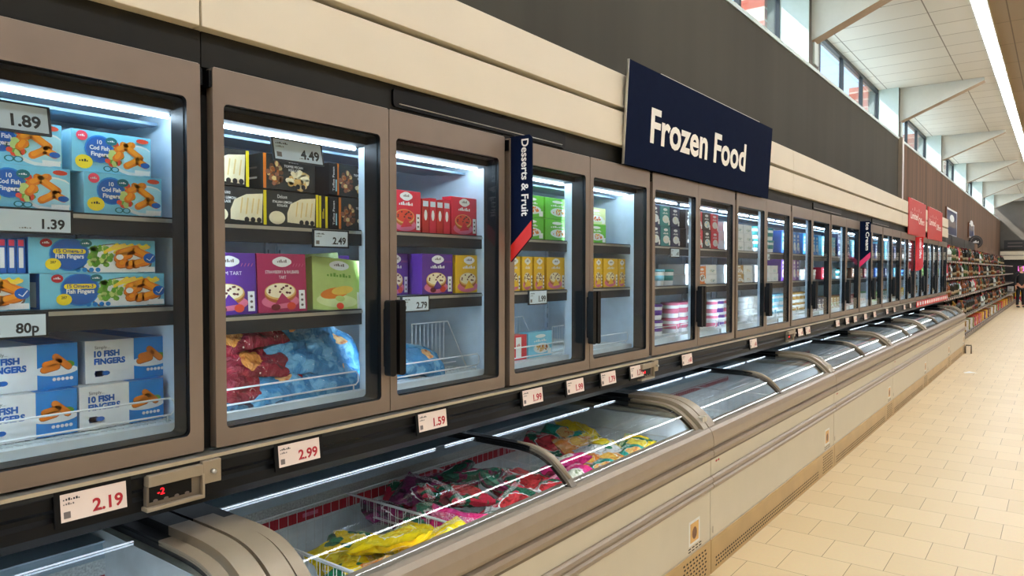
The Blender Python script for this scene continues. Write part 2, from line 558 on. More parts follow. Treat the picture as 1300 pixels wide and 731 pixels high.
# ------------------------------------------------------------------ upright freezer units
DOORZ0, DOORZ1 = 1.086, 2.070
upl = {-1: 'upright freezer nearest the camera, full of blue fish finger boxes',
       0: 'upright freezer holding black roulade boxes, tarts and blue and red bags',
       1: 'upright freezer right of the Desserts and Fruit banner, with green and yellow boxes',
       2: 'upright freezer under the left half of the Frozen Food sign',
       3: 'upright freezer under the right end of the Frozen Food sign',
       4: 'upright freezer just right of the Frozen Food sign, blue boxes on top',
       5: 'upright freezer to the left of the Ice Cream banner',
       6: 'upright freezer to the right of the Ice Cream banner',
       7: 'upright freezer second to the right of the Ice Cream banner',
       8: 'upright freezer left of the red rounded banner',
       9: 'upright freezer right of the red rounded banner, under the first red sign',
       10: 'upright freezer under the second red sign, last but one of the row',
       11: 'last upright freezer of the row, beside the bottle shelves'}
SH = {}  # shelf surface heights (left door, right door): list of two z lists
for k in range(-1, 12):
    SH[k] = [[1.457, 1.686], [1.457, 1.686]]
SH[0][0] = [1.420, 1.682]
price_tags = {-1: [(0.96, '2.19')], 0: [(0.255, '2.99'), (0.80, '1.59')], 1: [(0.14, '1.99'), (0.465, '1.99'), (0.76, '1.79'), (1.05, '1.79')],
              2: [(0.42, 'far')], 3: [(0.30, 'far')], 4: [(0.2, 'far'), (0.42, 'far')], 5: [(0.2, 'far'), (0.6, 'far'), (0.95, 'far')],
              6: [(0.2, 'far'), (0.7, 'far')], 7: [(0.2, 'far'), (0.7, 'far')], 8: [(0.2, 'far'), (0.7, 'far')]}
inner_tags = {  # (local y, z top-centre, w, h, price, depth offset)
    -1: [(0.80, 1.888, 0.25, 0.060, '1.89', -1.84), (0.865, 1.66, 0.21, 0.048, '1.39', -1.843), (0.80, 1.425, 0.23, 0.048, '80p', -1.843)],
    0: [(0.352, 1.907, 0.17, 0.062, '4.49', -1.84), (0.475, 1.648, 0.13, 0.048, '2.49', -1.842), (0.845, 1.428, 0.13, 0.050, '2.79', -1.838)],
    1: [(0.355, 1.428, 0.13, 0.056, '1.99', -1.838)],
    2: [(0.4, 1.648, 0.11, 0.045, "far", -1.782)], 3: [(0.8, 1.648, 0.11, 0.045, 'far', -1.782)]}

def make_unit(k):
    Y = 0.985 + 1.25 * k
    W = 1.25
    near = k < 2
    root = empty('upright_freezer', (0, Y, 0), upl[k], 'freezer', 'upright freezers in one long row')
    # body: outer case and pale liner
    b = MB()
    b.box(-2.44, -2.40, 0.0, W, 0.95, 2.16, 'black_soft')
    b.box(-2.44, -1.80, 0.0, W, 0.95, 1.085, 'black_soft')
    b.box(-2.44, -1.80, 0.0, W, 2.0, 2.16, 'black_soft')
    b.box(-2.40, -2.385, 0.02, W - 0.02, 1.085, 2.0, 'liner')
    if k <= 2: b.box(-2.40, -1.815, 0.001, 0.02, 1.085, 2.0, 'liner')
    if k <= 1 or k == 11: b.box(-2.40, -1.815, W - 0.02, W - 0.001, 1.085, 2.0, 'liner')
    b.box(-2.385, -1.80, 0.02, W - 0.02, 1.085, 1.12, 'liner')
    b.box(-2.385, -1.88, 0.02, W - 0.02, 1.975, 2.0, 'liner')
    # louvred evaporator cover sloping behind the lamp
    for j in range(5):
        x = -1.93 - 0.05 * j
        b.box(x - 0.035, x, 0.03, W - 0.03, 1.935 + 0.004 * j, 1.943 + 0.004 * j, 'liner_dark')
    # punched uprights on the back wall
    for yy in (0.04, W / 2 - 0.035, W / 2 + 0.015, W - 0.06):
        b.box(-2.386, -2.372, yy, yy + 0.02, 1.13, 1.96, 'liner')
        for j in range(14):
            b.box(-2.372, -2.3715, yy + 0.007, yy + 0.013, 1.16 + j * 0.055, 1.185 + j * 0.055, 'liner_dark')
    b.build('cabinet_body', root)
    # mullion between the doors
    b = MB()
    if near: b.box(-1.865, -1.812, W / 2 - 0.018, W / 2 + 0.018, 1.12, 1.985, 'liner')
    b.box(-1.812 if near else -1.79, -1.78 if near else -1.765, W / 2 - 0.018, W / 2 + 0.018, 1.085, 2.0, 'black_soft' if near else 'liner'); b.build('mullion', root)
    for ya_, yb_ in ((0.0005, 0.0175), (W - 0.0175, W - 0.0005)):
        b = MB(); b.box(-1.812 if near else -1.79, -1.765, ya_, yb_, 1.085, 2.0, 'black_soft')
        if near: b.box(-1.865, -1.812, ya_, yb_, 1.12, 1.985, 'liner')
        b.build('side_post', root)
    # header above the doors and dark panel under the fascia
    b = MB(); b.box(-1.82, -1.762, 0.0015, W - 0.0015, 2.072, 2.162, 'header_dark')
    b.box(-1.875, -1.795, 0.02, W - 0.02, 1.955, 2.0, 'black_soft')
    b.build('header_panel', root)
    for h in (0, 1):
        ya = 0.035 + h * W / 2
        b = MB(); b.box(-1.868, -1.859, ya, ya + 0.555, 1.946, 1.9545, 'led_cool')
        b.build('lamp_or_fill_tube', root)
    b = MB(); b.box(-2.104, -2.100, 0.03, W - 0.03, 0.946, 0.9495, 'led_soft'); b.build('lamp_or_fill_tube', root)
    for h in (0, 1):
        ya = 0.022 + h * (W / 2 - 0.003)
        b = MB(); b.box(-1.850 + (0 if near else .062), -1.838 + (0 if near else .062), ya + (0.016 if near else -0.004), ya + (0.025 if near else 0.006), 1.16, 1.94, 'led_cool')
        b.build('lamp_or_fill_tube', root)
    # shelves (one per door) with front price rail
    for h in (0, 1):
        ya, yb = 0.022 + h * (W / 2 - 0.003), W / 2 - 0.02 + h * (W / 2)
        for z in SH[k][h]:
            b = MB()
            sx = 0 if near else 0.055
            b.box(-2.36, -1.875 + sx, ya, yb, z - 0.008, z, 'liner_dark')
            b.box(-1.875 + sx, -1.85 + sx, ya, yb, z - 0.052, z, 'shelf_rail')
            b.box(-1.851 + sx, -1.846 + sx, ya, yb, z - 0.014, z - 0.004, 'silver')
            b.tube([(-2.36, ya + .01, z - 0.03), (-1.9, ya + .01, z - 0.045)], 0.005, 'shelf_wire', 5)
            b.tube([(-2.36, yb - .01, z - 0.03), (-1.9, yb - .01, z - 0.045)], 0.005, 'shelf_wire', 5)
            b.build('shelf', root)
    # bottom tray: lip, wire floor and low wire guard
    b = MB()
    b.box(-1.868, -1.838, 0.02, W - 0.02, 1.085, 1.150, 'white_lip')
    for j in range(60):
        yy = 0.03 + j * (W - 0.06) / 59
        b.box(-2.36, -1.868, yy, yy + 0.006, 1.144, 1.149, 'white_lip')
    for x in (-1.885, -1.90, -1.93, -2.0, -2.15, -2.3):
        b.box(x - 0.003, x + 0.003, 0.025, W - 0.025, 1.143, 1.151, 'white_lip')
    b.build('bottom_tray', root, bevel=0)
    for h in (0, 1):
        ya, yb = 0.03 + h * W / 2, W / 2 - 0.03 + h * W / 2
        b = MB()
        zz0, zz1 = 1.168, 1.212
        loop = [(-1.858, ya, zz0), (-1.858, ya, zz1), (-1.858, yb - .01, zz1), (-1.858, yb, zz1 - .01), (-1.858, yb, zz0 + .01), (-1.858, yb - .01, zz0)]
        b.tube(loop, 0.0028, 'wire', 6, True)
        for yy in (ya + .02, yb - .02):
            b.tube([(-1.858, yy, zz0), (-1.858, yy, 1.149)], 0.0026, 'wire', 5)
        b.build('wire_guard', root)
    # rail under the doors with price tags
    b = MB()
    b.box(-1.80, -1.712, 0, W, 1.070, 1.079, 'silver')
    b.prism([(-1.80, 0.955), (-1.735, 0.955), (-1.728, 0.975), (-1.728, 1.0), (-1.735, 1.01), (-1.735, 1.02), (-1.726, 1.03), (-1.724, 1.055), (-1.718, 1.066), (-1.80, 1.068)], 0, W, 'black', 'y')
    b.box(-1.722, -1.716, 0, W, 1.060, 1.068, 'header_dark')
    rail = b.build('price_rail', root)
    for (yy, p) in price_tags.get(k, []):
        b = MB(); add_tag(b, yy, 1.031, 0.138, 0.060, p, x=-1.712, tilt=radians(-6))
        b.build('price_tag', rail)
    if k >= 9:
        for j in range(5):
            b = MB(); add_tag(b, 0.12 + j * 0.25, 1.031, 0.15, 0.05, '', paper='white', x=-1.712, tilt=0, lines=False, border=0.03, mframe='offer_bright')
            b.build('price_tag', rail)
    for (yy, z, w, h, p, x) in inner_tags.get(k, []):
        b = MB(); add_tag(b, yy, z, w, h, p, paper='paper_cool', ink='ink', x=x, tilt=radians(-12 if z > 1.8 else 0), border=0.006, mframe='shelf_rail')
        b.build('price_tag', root)
    # doors
    for h in (0, 1):
        ya = 0.017 if h == 0 else W / 2 + 0.002
        yb = W / 2 - 0.002 if h == 0 else W - 0.017
        i0, i1 = ya + 0.030, yb - 0.036
        b = MB()
        ring(b, ya, DOORZ0, yb, DOORZ1, i0, 1.131, i1, 1.982, XF - 0.030, XF, 'door_frame', 0.014, 0.004, 'black')
        b.tube([(XF - 0.002, ya + .004, DOORZ1), (XF - 0.002, yb - .004, DOORZ1)], 0.0018, 'frame_edge', 4)
        door = b.build('door', root, bevel=0)
        b = MB(); b.box(XF - 0.012, XF - 0.008, i0 - 0.005, i1 + 0.005, 1.127, 1.986, 'door_glass'); b.build('glass_pane', door)
        b = MB(); ring(b, i0 - 0.012, 1.12, i1 + 0.012, 1.995, i0 + 0.002, 1.134, i1 - 0.002, 1.978, XF - (0.074 if near else 0.028), XF - 0.014, 'black', 0.012, 0.004)
        b.build('gasket', door)
        hy = yb - 0.020 if h == 0 else ya + 0.018
        b = MB()
        hp = rrect(hy - 0.0135, 1.207, hy + 0.0135, 1.452, 0.010, 4)
        b.prism(hp, XF + 0.012, XF + 0.040, 'black', 'x')
        b.box(XF, XF + 0.012, hy - 0.008, hy + 0.008, 1.235, 1.425, 'black')
        b.build('handle', door, bevel=0.004)
        hb = (ya - 0.008) if h == 0 else (yb - 0.004)
        b = MB(); b.box(XF - 0.03, XF - 0.004, hb, hb + 0.012, 2.02, 2.062, 'black'); b.build('hinge', door)
    return root
UN = {k: make_unit(k) for k in range(-1, 12)}
# vent slots in the dark band, centred on every second joint
for j, y in enumerate((2.16, 7.2, 9.7, 12.2)):
    b = MB()
    pts = rrect(y - 0.515, 2.088, y + 0.515, 2.150, 0.014)
    b.prism([(p[0], p[1]) for p in pts], -1.764, -1.752, 'black', 'x')
    b.tube([(-1.751, y - 0.49, 2.100), (-1.751, y + 0.49, 2.100)], 0.0022, 'silver', 5)
    o = b.build('air_vent', bevel=0.003)
    tag(o, ['black air slot above the doors beside the Desserts and Fruit banner', 'black air slot in the dark band right of the Frozen Food sign',
            'black air slot in the dark band above the Ice Cream banner', 'black air slot hidden behind the first red sign'][j], 'air vent', 'black slots in the dark band')
# red edging along the last price rails
# controller box with red digits under the joint of the first two doors
def controller(y, label, digits):
    root = empty('temperature_controller', (-1.70, y, 0.99), label, 'controller', 'temperature controllers under the doors')
    b = MB()
    b.box(-0.03, 0.0, -0.075, 0.06, 0.045, 0.072, 'cap_beige')
    b.box(-0.03, -0.002, 0.06, 0.11, 0.02, 0.078, 'cap_beige')
    b.box(-0.03, -0.012, -0.075, 0.06, -0.005, 0.045, 'rim_dark')
    b.box(-0.03, 0.0, -0.08, 0.065, -0.014, -0.004, 'cap_beige')
    b.box(-0.03, 0.0, 0.058, 0.065, -0.010, 0.048, 'cap_beige')
    b.build('housing', root, bevel=0.002)
    b = MB(); T = Matrix.Translation((-0.011, 0, 0))
    b.rect(-0.07, 0.006, 0.035, 0.044, 'black', 1, T)
    for j in range(4):
        b.ell(-0.055 + j * 0.026, 0.008, 0.006, 0.004, 'ink_soft', 2, 10, T=T)
    if digits: b.txt(digits, -0.05, 0.020, 0.016, 'digit_red', 2, 'l', 0.01, None, T)
    else: b.scrib(-0.035, 0.020, 0.03, 0.016, 'digit_red', 2, 2, T)
    b.build('display', root)
    b = MB(); b.lathe([(0.006, 0), (0.006, 0.01), (0.003, 0.012)], 'silver', 8, Matrix.Translation((0, 0.085, 0.05)) @ Matrix.Rotation(pi / 2, 4, 'Y')); b.build('knob', root)
controller(0.885, 'small box with red digits under the first two doors', '-2')
controller(3.40, 'small box under the joint of the third and fourth cabinets', '')
controller(5.90, 'small box under the freezer doors right of the Frozen Food sign', '')

# ------------------------------------------------------------------ signs
def blade(name, Y, label, text, stripe, col, kind='slant'):
    root = empty(name, (-1.742, Y, 0), label, 'banner')
    b = MB()
    Wd = 0.108
    if kind == 'slant':
        pts = [(0, 1.575), (Wd, 1.680), (Wd, 2.062), (Wd - 0.012, 2.075), (0, 2.075)]
        b.prism(pts, -0.004, 0.004, col, 'y')
        for s_ in (-1, 1):
            y = 0.0048 * s_
            b.add([(0, y, 1.575), (Wd, y, 1.680), (Wd, y, 1.742), (0, y, 1.640)], [(0, 1, 2, 3)], stripe)
        tx, tz, hh, ln = Wd * 0.56, 2.06, 0.034, 0.30
    else:
        pts = [(0, 1.53), (0.05, 1.535), (0.09, 1.56), (Wd, 1.60), (Wd, 2.04), (0, 2.04)]
        b.prism(pts, -0.004, 0.004, col, 'y')
        tx, tz, hh, ln = Wd * 0.55, 2.02, 0.028, 0.30
    b.build('board', root)
    # writing runs downwards on the face that looks along the aisle to the camera
    vs, fs, wid = text_mesh(text, 0.022)
    k = hh / 0.72
    kl = ln / wid
    b = MB()
    b.add([(tx + q * k, -0.0056, tz - p * kl) for p, q in vs], fs, 'sign_white')
    b.add([(tx + (0.5 * hh) - q * k + hh * 0.5, 0.0056, tz - p * kl) for p, q in vs], fs, 'sign_white')
    b.build('lettering', root)
blade('aisle_banner', 2.262, 'narrow dark blue banner reading Desserts & Fruit with a red slanted stripe', 'Desserts & Fruit', 'red_stripe', 'navy')
blade('aisle_banner', 8.50, 'narrow dark blue banner reading Ice Cream with a pink slanted stripe', 'Ice Cream', 'pink_stripe', 'navy')
blade('aisle_banner', 12.235, 'narrow bright red banner with rounded lower end and white writing', 'Limited Offers', None, 'offer_bright', 'round')

root = empty('hanging_sign', (-1.715, 3.145, 2.072), 'large dark blue sign reading Frozen Food above the freezer doors', 'sign')
T = Matrix.Rotation(radians(3.2), 4, 'Y')
b = MB(); b.box(-0.010, 0.0, 0, 2.185, 0, 0.508, 'navy', T); b.box(-0.011, 0.0006, -0.004, 0.0, 0, 0.508, 'silver', T)
b.box(-0.011, 0.0006, 0.35, 1.9, 0.508, 0.511, 'silver', T); b.build('sign_board', root)
b = MB(); b.txt('Frozen Food', 0.262, 0.146, 0.178, 'sign_white', 2, 'l', 0.026, 1.41, T); b.build('lettering', root)
for j, (ya, yb) in enumerate(((11.45, 13.05), (13.30, 15.05))):
    root = empty('offer_sign', (-1.715, ya, 2.055), ['red sign reading Limited Offers, the nearer of the pair', 'red sign reading Limited Offers, the farther of the pair'][j], 'sign', 'red offer signs above the freezers')
    b = MB(); b.box(-0.012, 0, 0, yb - ya, 0, 0.52, 'offer_red'); b.box(-0.012, 0.0, 0.2, yb - ya - 0.2, 0.52, 0.524, 'sign_white'); b.build('sign_board', root)
    b = MB(); w = yb - ya
    b.txt('Limited', 0.16, 0.235, 0.10, 'sign_white', 1, 'l', 0.015, w * 0.42)
    b.txt('Offers', w * 0.56, 0.185, 0.10, 'sign_white', 1, 'l', 0.015, w * 0.34)
    for q in range(5):
        b.rect(0.3 + q * 0.2, 0.36, 0.32 + q * 0.2, 0.38 + 0.03 * (q % 2), 'sign_white', 1)
    b.build('lettering', root)

# ------------------------------------------------------------------ chest freezers
# lid profile (x,z) from the front rim to the back
LP = [(-1.418, 0.742), (-1.440, 0.770), (-1.475, 0.802), (-1.515, 0.832), (-1.56, 0.854), (-1.61, 0.866), (-1.68, 0.872), (-1.80, 0.873), (-1.95, 0.872), (-2.12, 0.870), (-2.26, 0.868)]
def off(prof, d):
    out = []
    for i, (x, z) in enumerate(prof):
        a = prof[max(i - 1, 0)]; c = prof[min(i + 1, len(prof) - 1)]
        tx, tz = c[0] - a[0], c[1] - a[1]; l = sqrt(tx * tx + tz * tz)
        nx, nz = tz / l, -tx / l      # outward (up / front)
        out.append((x + nx * d, z + nz * d))
    return out
def dense(prof, n=4):
    """Catmull-Rom refinement of the lid profile"""
    out = []
    for i in range(len(prof) - 1):
        p0, p1, p2, p3 = prof[max(i - 1, 0)], prof[i], prof[i + 1], prof[min(i + 2, len(prof) - 1)]
        for j in range(n):
            t = j / n
            out.append(tuple(0.5 * (2 * p1[k] + (p2[k] - p0[k]) * t + (2 * p0[k] - 5 * p1[k] + 4 * p2[k] - p3[k]) * t * t + (3 * p1[k] - p0[k] - 3 * p2[k] + p3[k]) * t ** 3) for k in (0, 1)))
    return out + [prof[-1]]
LP = dense(LP)
def band(mb, ya, yb, d0, d1, m, split=None, m2=None, prof=None):
    """closed strip that follows the lid profile; behind x=split it takes material m2"""
    prof = prof or LP
    up, lo = off(prof, d1), off(prof, d0)
    n = len(prof)
    for (i0, i1, mm) in ([(0, n - 1, m)] if split is None else [(0, max(i for i in range(n) if prof[i][0] >= split), m), (max(i for i in range(n) if prof[i][0] >= split), n - 1, m2)]):
        idx = list(range(i0, i1 + 1)); c = len(idx)
        vu = [(up[i][0], y, up[i][1]) for y in (ya, yb) for i in idx]
        vl = [(lo[i][0], y, lo[i][1]) for y in (ya, yb) for i in idx]
        fs = [(i, i + 1, c + i + 1, c + i) for i in range(c - 1)]
        mb.add(vu, fs, mm, True); mb.add(vl, fs, mm, True)
        for y in (ya, yb):
            vs = [(up[i][0], y, up[i][1]) for i in idx] + [(lo[i][0], y, lo[i][1]) for i in idx]
            mb.add(vs, fs, mm)
        for e in (idx[0], idx[-1]):
            mb.add([(up[e][0], ya, up[e][1]), (up[e][0], yb, up[e][1]), (lo[e][0], yb, lo[e][1]), (lo[e][0], ya, lo[e][1])], [(0, 1, 2, 3)], mm)
chl = {-1: 'chest freezer in the bottom left corner, lid closed, mostly outside the picture',
       0: 'nearest full chest freezer, with bags of berries and yellow vegetables in white baskets',
       1: 'second chest freezer from the left, its white baskets almost empty',
       2: 'third chest freezer in the row, with a few yellow packs at its near end',
       3: 'fourth chest freezer in the row, seen past the two near ones',
       4: 'fifth chest freezer in the row, last but one',
       5: 'last chest freezer of the row, beside the low bottle shelves'}
def make_chest(k):
    Y = 0.985 + 2.5 * k
    W = 2.5 if k < 5 else 2.16
    root = empty('chest_freezer', (0, Y, 0), chl[k], 'chest freezer', 'chest freezers in one long row')
    g = 0.003
    b = MB()  # outer cream panel and end walls, bottom and back
    b.box(-1.43, -1.398, g, W - g, 0.175, 0.70, 'panel')
    b.box(-2.40, -1.43, g, 0.03, 0.06, 0.80, 'panel')
    b.box(-2.40, -1.43, W - 0.03, W - g, 0.06, 0.80, 'panel')
    b.box(-2.44, -2.40, g, W - g, 0.06, 0.86, 'black_soft')
    b.box(-1.40, -1.3975, g, W - g, 0.170, 0.182, 'silver')
    b.box(-1.399, -1.3965, g + 0.03, g + 0.032, 0.20, 0.235, 'ink_soft')
    b.build('outer_panel', root)
    b = MB()  # insulated liner
    b.box(-2.36, -1.49, 0.03, W - 0.03, 0.33, 0.36, 'chest_liner')
    b.box(-1.49, -1.43, 0.03, W - 0.03, 0.33, 0.72, 'chest_liner')
    b.box(-2.36, -2.235, 0.03, W - 0.03, 0.36, 0.60, 'chest_liner')
    b.box(-2.36, -1.49, 0.03, 0.055, 0.36, 0.78, 'chest_liner')
    b.box(-2.36, -1.49, W - 0.055, W - 0.03, 0.36, 0.78, 'chest_liner')
    b.build('liner', root)
    b = MB()  # stepped back: red strip, punched air grille, blue-grey ledge, bright rail
    b.box(-2.37, -2.232, 0.055, W - 0.055, 0.598, 0.612, 'chest_liner')
    b.box(-2.37, -2.225, 0.055, W - 0.055, 0.652, 0.702, 'perf_metal')
    b.prism([(-2.37, 0.702), (-2.222, 0.702), (-2.250, 0.752), (-2.37, 0.752)], 0.055, W - 0.055, 'rail_blue', 'y')
    b.box(-2.252, -2.212, 0.06, W - 0.06, 0.7525, 0.757, 'rail_blue')
    b.prism([(-2.40, 0.80), (-2.29, 0.80), (-2.29, 0.852), (-2.40, 0.858)], 0.03, W - 0.03, 'black_soft', 'y')
    b.box(-2.40, -2.36, 0.03, W - 0.03, 0.33, 0.80, 'black_soft')
    b.build('back_ledge', root)
    b = MB(); b.box(-1.502, -1.4925, 0.07, W - 0.07, 0.684, 0.696, 'rim_fill'); b.build('lamp_or_fill_tube', root)  # fill strip added out of view under the rim to brighten the chest
    b = MB()
    b.box(-2.37, -2.228, 0.055, W - 0.055, 0.612, 0.652, 'strip_red')
    T = Matrix.Translation((-2.228, 0, 0))
    for j in range(3):
        b.rect(0.64 + j * 0.62, 0.626, 0.71 + j * 0.62, 0.641, 'rosebox', 1, T)
    for j in range(int(W / 0.075)):
        b.rect(0.07 + j * 0.075, 0.613, 0.0715 + j * 0.075, 0.651, 'dkred', 1, T)
    b.build('red_strip', root)
    # rim
    rimp = [(-1.505, 0.722), (-1.500, 0.737), (-1.430, 0.748), (-1.405, 0.745), (-1.393, 0.730), (-1.384, 0.700), (-1.381, 0.664), (-1.386, 0.650), (-1.398, 0.646),
            (-1.398, 0.640), (-1.384, 0.635), (-1.378, 0.622), (-1.380, 0.604), (-1.388, 0.597), (-1.398, 0.595), (-1.398, 0.590), (-1.432, 0.590), (-1.432, 0.70), (-1.495, 0.70)]
    b = MB(); b.prism(rimp, g, W - g, 'rim', 'y'); b.box(-1.3995, -1.3975, g, W - g, 0.6395, 0.6465, 'rim_dark')
    b.box(-1.3985, -1.3955, g, W - g, 0.582, 0.592, 'rim_dark')
    b.build('rim', root, bevel=0.003)
    b = MB()
    b.prism([(-1.398, 0.430), (-1.388, 0.434), (-1.380, 0.444), (-1.379, 0.456), (-1.386, 0.464), (-1.386, 0.470), (-1.380, 0.478), (-1.383, 0.492), (-1.390, 0.500), (-1.398, 0.503)], g, W - g, 'rim', 'y')
    b.box(-1.3975, -1.3855, g, W - g, 0.4645, 0.4695, 'rim_dark')
    b.build('bumper_rail', root, bevel=0.002)
    # kick plate with punched slots
    b = MB()
    b.box(-1.405, -1.392, g, W - g, 0.0, 0.172, 'kick')
    T = Matrix.Translation((-1.392, 0, 0))
    nn = int((W - 0.5) / 0.031)
    for j in range(nn):
        for r_ in range(3):
            y = 0.06 + j * 0.031 + 0.009 * (r_ % 2)
            b.rect(y, 0.020 + r_ * 0.020, y + 0.019, 0.029 + r_ * 0.020, 'slot', 1, T)
    for j in range(8):
        for r_ in range(7):
            y = W - 0.34 + j * 0.036 + 0.009 * (r_ % 2)
            b.rect(y, 0.020 + r_ * 0.020, y + 0.020, 0.029 + r_ * 0.020, 'slot', 1, T)
    b.build('kick_plate', root)
    # rating sticker and small vents by the right-hand end
    b = MB(); T = Matrix.Translation((-1.3978, 0, 0))
    b.rect(W - 0.265, 0.215, W - 0.135, 0.335, 'carton', 1, T)
    b.rect(W - 0.250, 0.228, W - 0.150, 0.322, 'tart', 2, T)
    b.ell(W - 0.20, 0.27, 0.028, 0.030, 'brownbox', 3, 14, T=T)
    for j in range(4):
        for r_ in range(2):
            b.rect(W - 0.27 + j * 0.042, 0.186 + r_ * 0.014, W - 0.24 + j * 0.042, 0.192 + r_ * 0.014, 'slot', 1, T)
    b.build('rating_sticker', root)
    b = MB(); T = Matrix.Translation((-1.3978, 0, 0))
    b.ell(0.075, 0.565, 0.012, 0.006, 'price_red', 1, 12, T=T); b.ell(0.105, 0.565, 0.012, 0.006, 'price_red', 1, 12, T=T)
    b.build('logo_badge', root)
    # end caps follow the lid curve
    for ya, yb in ((g + .002, 0.062), (W - 0.062, W - g - .002)):
        b = MB(); band(b, ya, yb, -0.055, 0.010, 'cap_beige', -1.84, 'black')
        b.build('end_cap', root)
    # two sliding lids; the right one runs in the upper track
    for h in (0, 1):
        ya = 0.071 + h * (W / 2 - 0.071 - 0.02)
        yb = W / 2 + 0.012 if h == 0 else W - 0.071
        dz = 0.0 if h == 0 else -0.010
        fw = 0.034
        x0_, z0_ = off(LP, dz)[0]
        b = MB(); b.box(x0_ - 0.004, x0_ + 0.004, ya, yb, z0_ - 0.006, z0_ + 0.003, 'cap_beige')
        lid = b.build('lid', root)
        for a, c, sp_ in ((ya, ya + fw, -1.80 if h == 0 else -1.62), (yb - fw, yb, -1.62 if h == 0 else -1.80)):
            b = MB(); band(b, a, c, dz - 0.010, dz + 0.003, 'cap_beige' if sp_ < -1.7 else 'rim_dark', sp_, 'black'); b.build('side_frame', lid)
            b = MB(); band(b, a + (fw - 0.006 if a == ya else 0), c - (0 if a == ya else fw - 0.006), dz - 0.022, dz - 0.010, 'black', None, None)
            b.build('seal', lid)
        b = MB(); band(b, ya + fw, yb - fw, dz - 0.006, dz - 0.002, 'lid_glass'); b.build('glass_pane', lid)
        # grip on the far side frame
        b = MB()
        gp = off(LP, dz + 0.004)[::4]
        yy = yb - fw * 0.5 if h == 0 else ya + fw * 0.5
        b.tube([(p[0] - 0.0, yy, p[1]) for p in gp[1:7]], [0.006, 0.011, 0.013, 0.012, 0.009, 0.005], 'cap_beige', 8)
        b.build('grip', lid)
    return root
for k in range(-1, 6):
    make_chest(k)

# ------------------------------------------------------------------ wire baskets in the chests
def basket_mesh(w, d, h, name='wire_basket'):
    b = MB()
    # local: x 0..-d, y 0..w, z 0..h
    for z, r in ((h, 0.0030), (h - 0.06, 0.0014), (h * 0.5, 0.0018), (0.003, 0.0022)):
        b.tube([(0, 0, z), (0, w, z), (-d, w, z), (-d, 0, z)], r, 'wire', 5, True)
    n = max(2, round(w / 0.038)); q = max(2, round(d / 0.038))
    for j in range(n + 1):
        y = w * j / n
        b.tube([(0, y, h), (0, y, 0), (-d, y, 0), (-d, y, h)], 0.0013, 'wire', 4)
    for j in range(1, q):
        x = -d * j / q
        b.tube([(x, 0, h), (x, 0, 0), (x, w, 0), (x, w, h)], 0.0013, 'wire', 4)
    return b.build(name)
bas = [(1.052, 0.272, 'narrow white wire basket at the near end of the nearest chest, beside the lid frames'), (1.335, 0.455, 'white wire basket holding the yellow vegetable bags'),
       (1.800, 0.455, 'white wire basket holding the green and purple berry bags'), (2.265, 0.46, 'white wire basket behind the middle lid frame, with the pink bag'),
       (2.735, 0.67, 'wide white wire basket at the far end of the nearest chest')]
for y, w, lab in bas:
    o = basket_mesh(w, 0.66, 0.32); o.location = (-1.515, y, 0.365)
    tag(o, lab, 'wire basket', 'white wire baskets in the chest freezers')
far = [(3.56, 'second chest, at its near end'), (4.35, 'second chest, in its middle'), (5.12, 'second chest, at its far end'),
       (6.06, 'third chest, at its near end'), (6.85, 'third chest, in its middle'), (7.62, 'third chest, at its far end')]
pb = None
for y, lab in far:
    if pb is None:
        pb = basket_mesh(0.75, 0.66, 0.30); pb['category'] = 'wire basket'
    place(pb, (-1.515, y, 0.365), 'white wire basket in the ' + lab, 'white wire baskets in the chest freezers')
for c in (3, 4, 5):
    for j in range(2):
        place(pb, (-1.515, 0.985 + 2.5 * c + 0.12 + j * 0.95, 0.365), f'white wire basket {"near" if j == 0 else "far"} the {"near" if j == 0 else "far"} end of the {ORD[c]} full chest freezer'.replace('near the near', 'at the near').replace('far the far', 'at the far'), 'white wire baskets in the chest freezers')
# ------------------------------------------------------------------ packages
R = random.Random(11)
def pbox(w, h, d, m, top=None, side=None, r=0.0):
    b = MB()
    b.box(-d, 0, 0, w, 0, h, m)
    if top: b.add([(-d, 0, h + .0004), (0, 0, h + .0004), (0, w, h + .0004), (-d, w, h + .0004)], [(0, 1, 2, 3)], top)
    if side: b.add([(-d, -.0004, 0), (0, -.0004, 0), (0, -.0004, h), (-d, -.0004, h)], [(0, 1, 2, 3)], side)
    return b
def cluster(b, cy, cz, ry, rz, n, r0, mats, L=3, seed=1):
    q = random.Random(seed)
    for i in range(n):
        a = q.uniform(0, 2 * pi); k = sqrt(q.uniform(0, 1))
        b.ell(cy + ry * k * cos(a), cz + rz * k * sin(a), r0 * q.uniform(.7, 1.3), r0 * q.uniform(.7, 1.2), mats[q.randrange(len(mats))], L + .2 * (i % 5), 8)
def fin(b, name, cat):
    o = b.build(name, bevel=0.0012, seg=1); o['category'] = cat
    return o

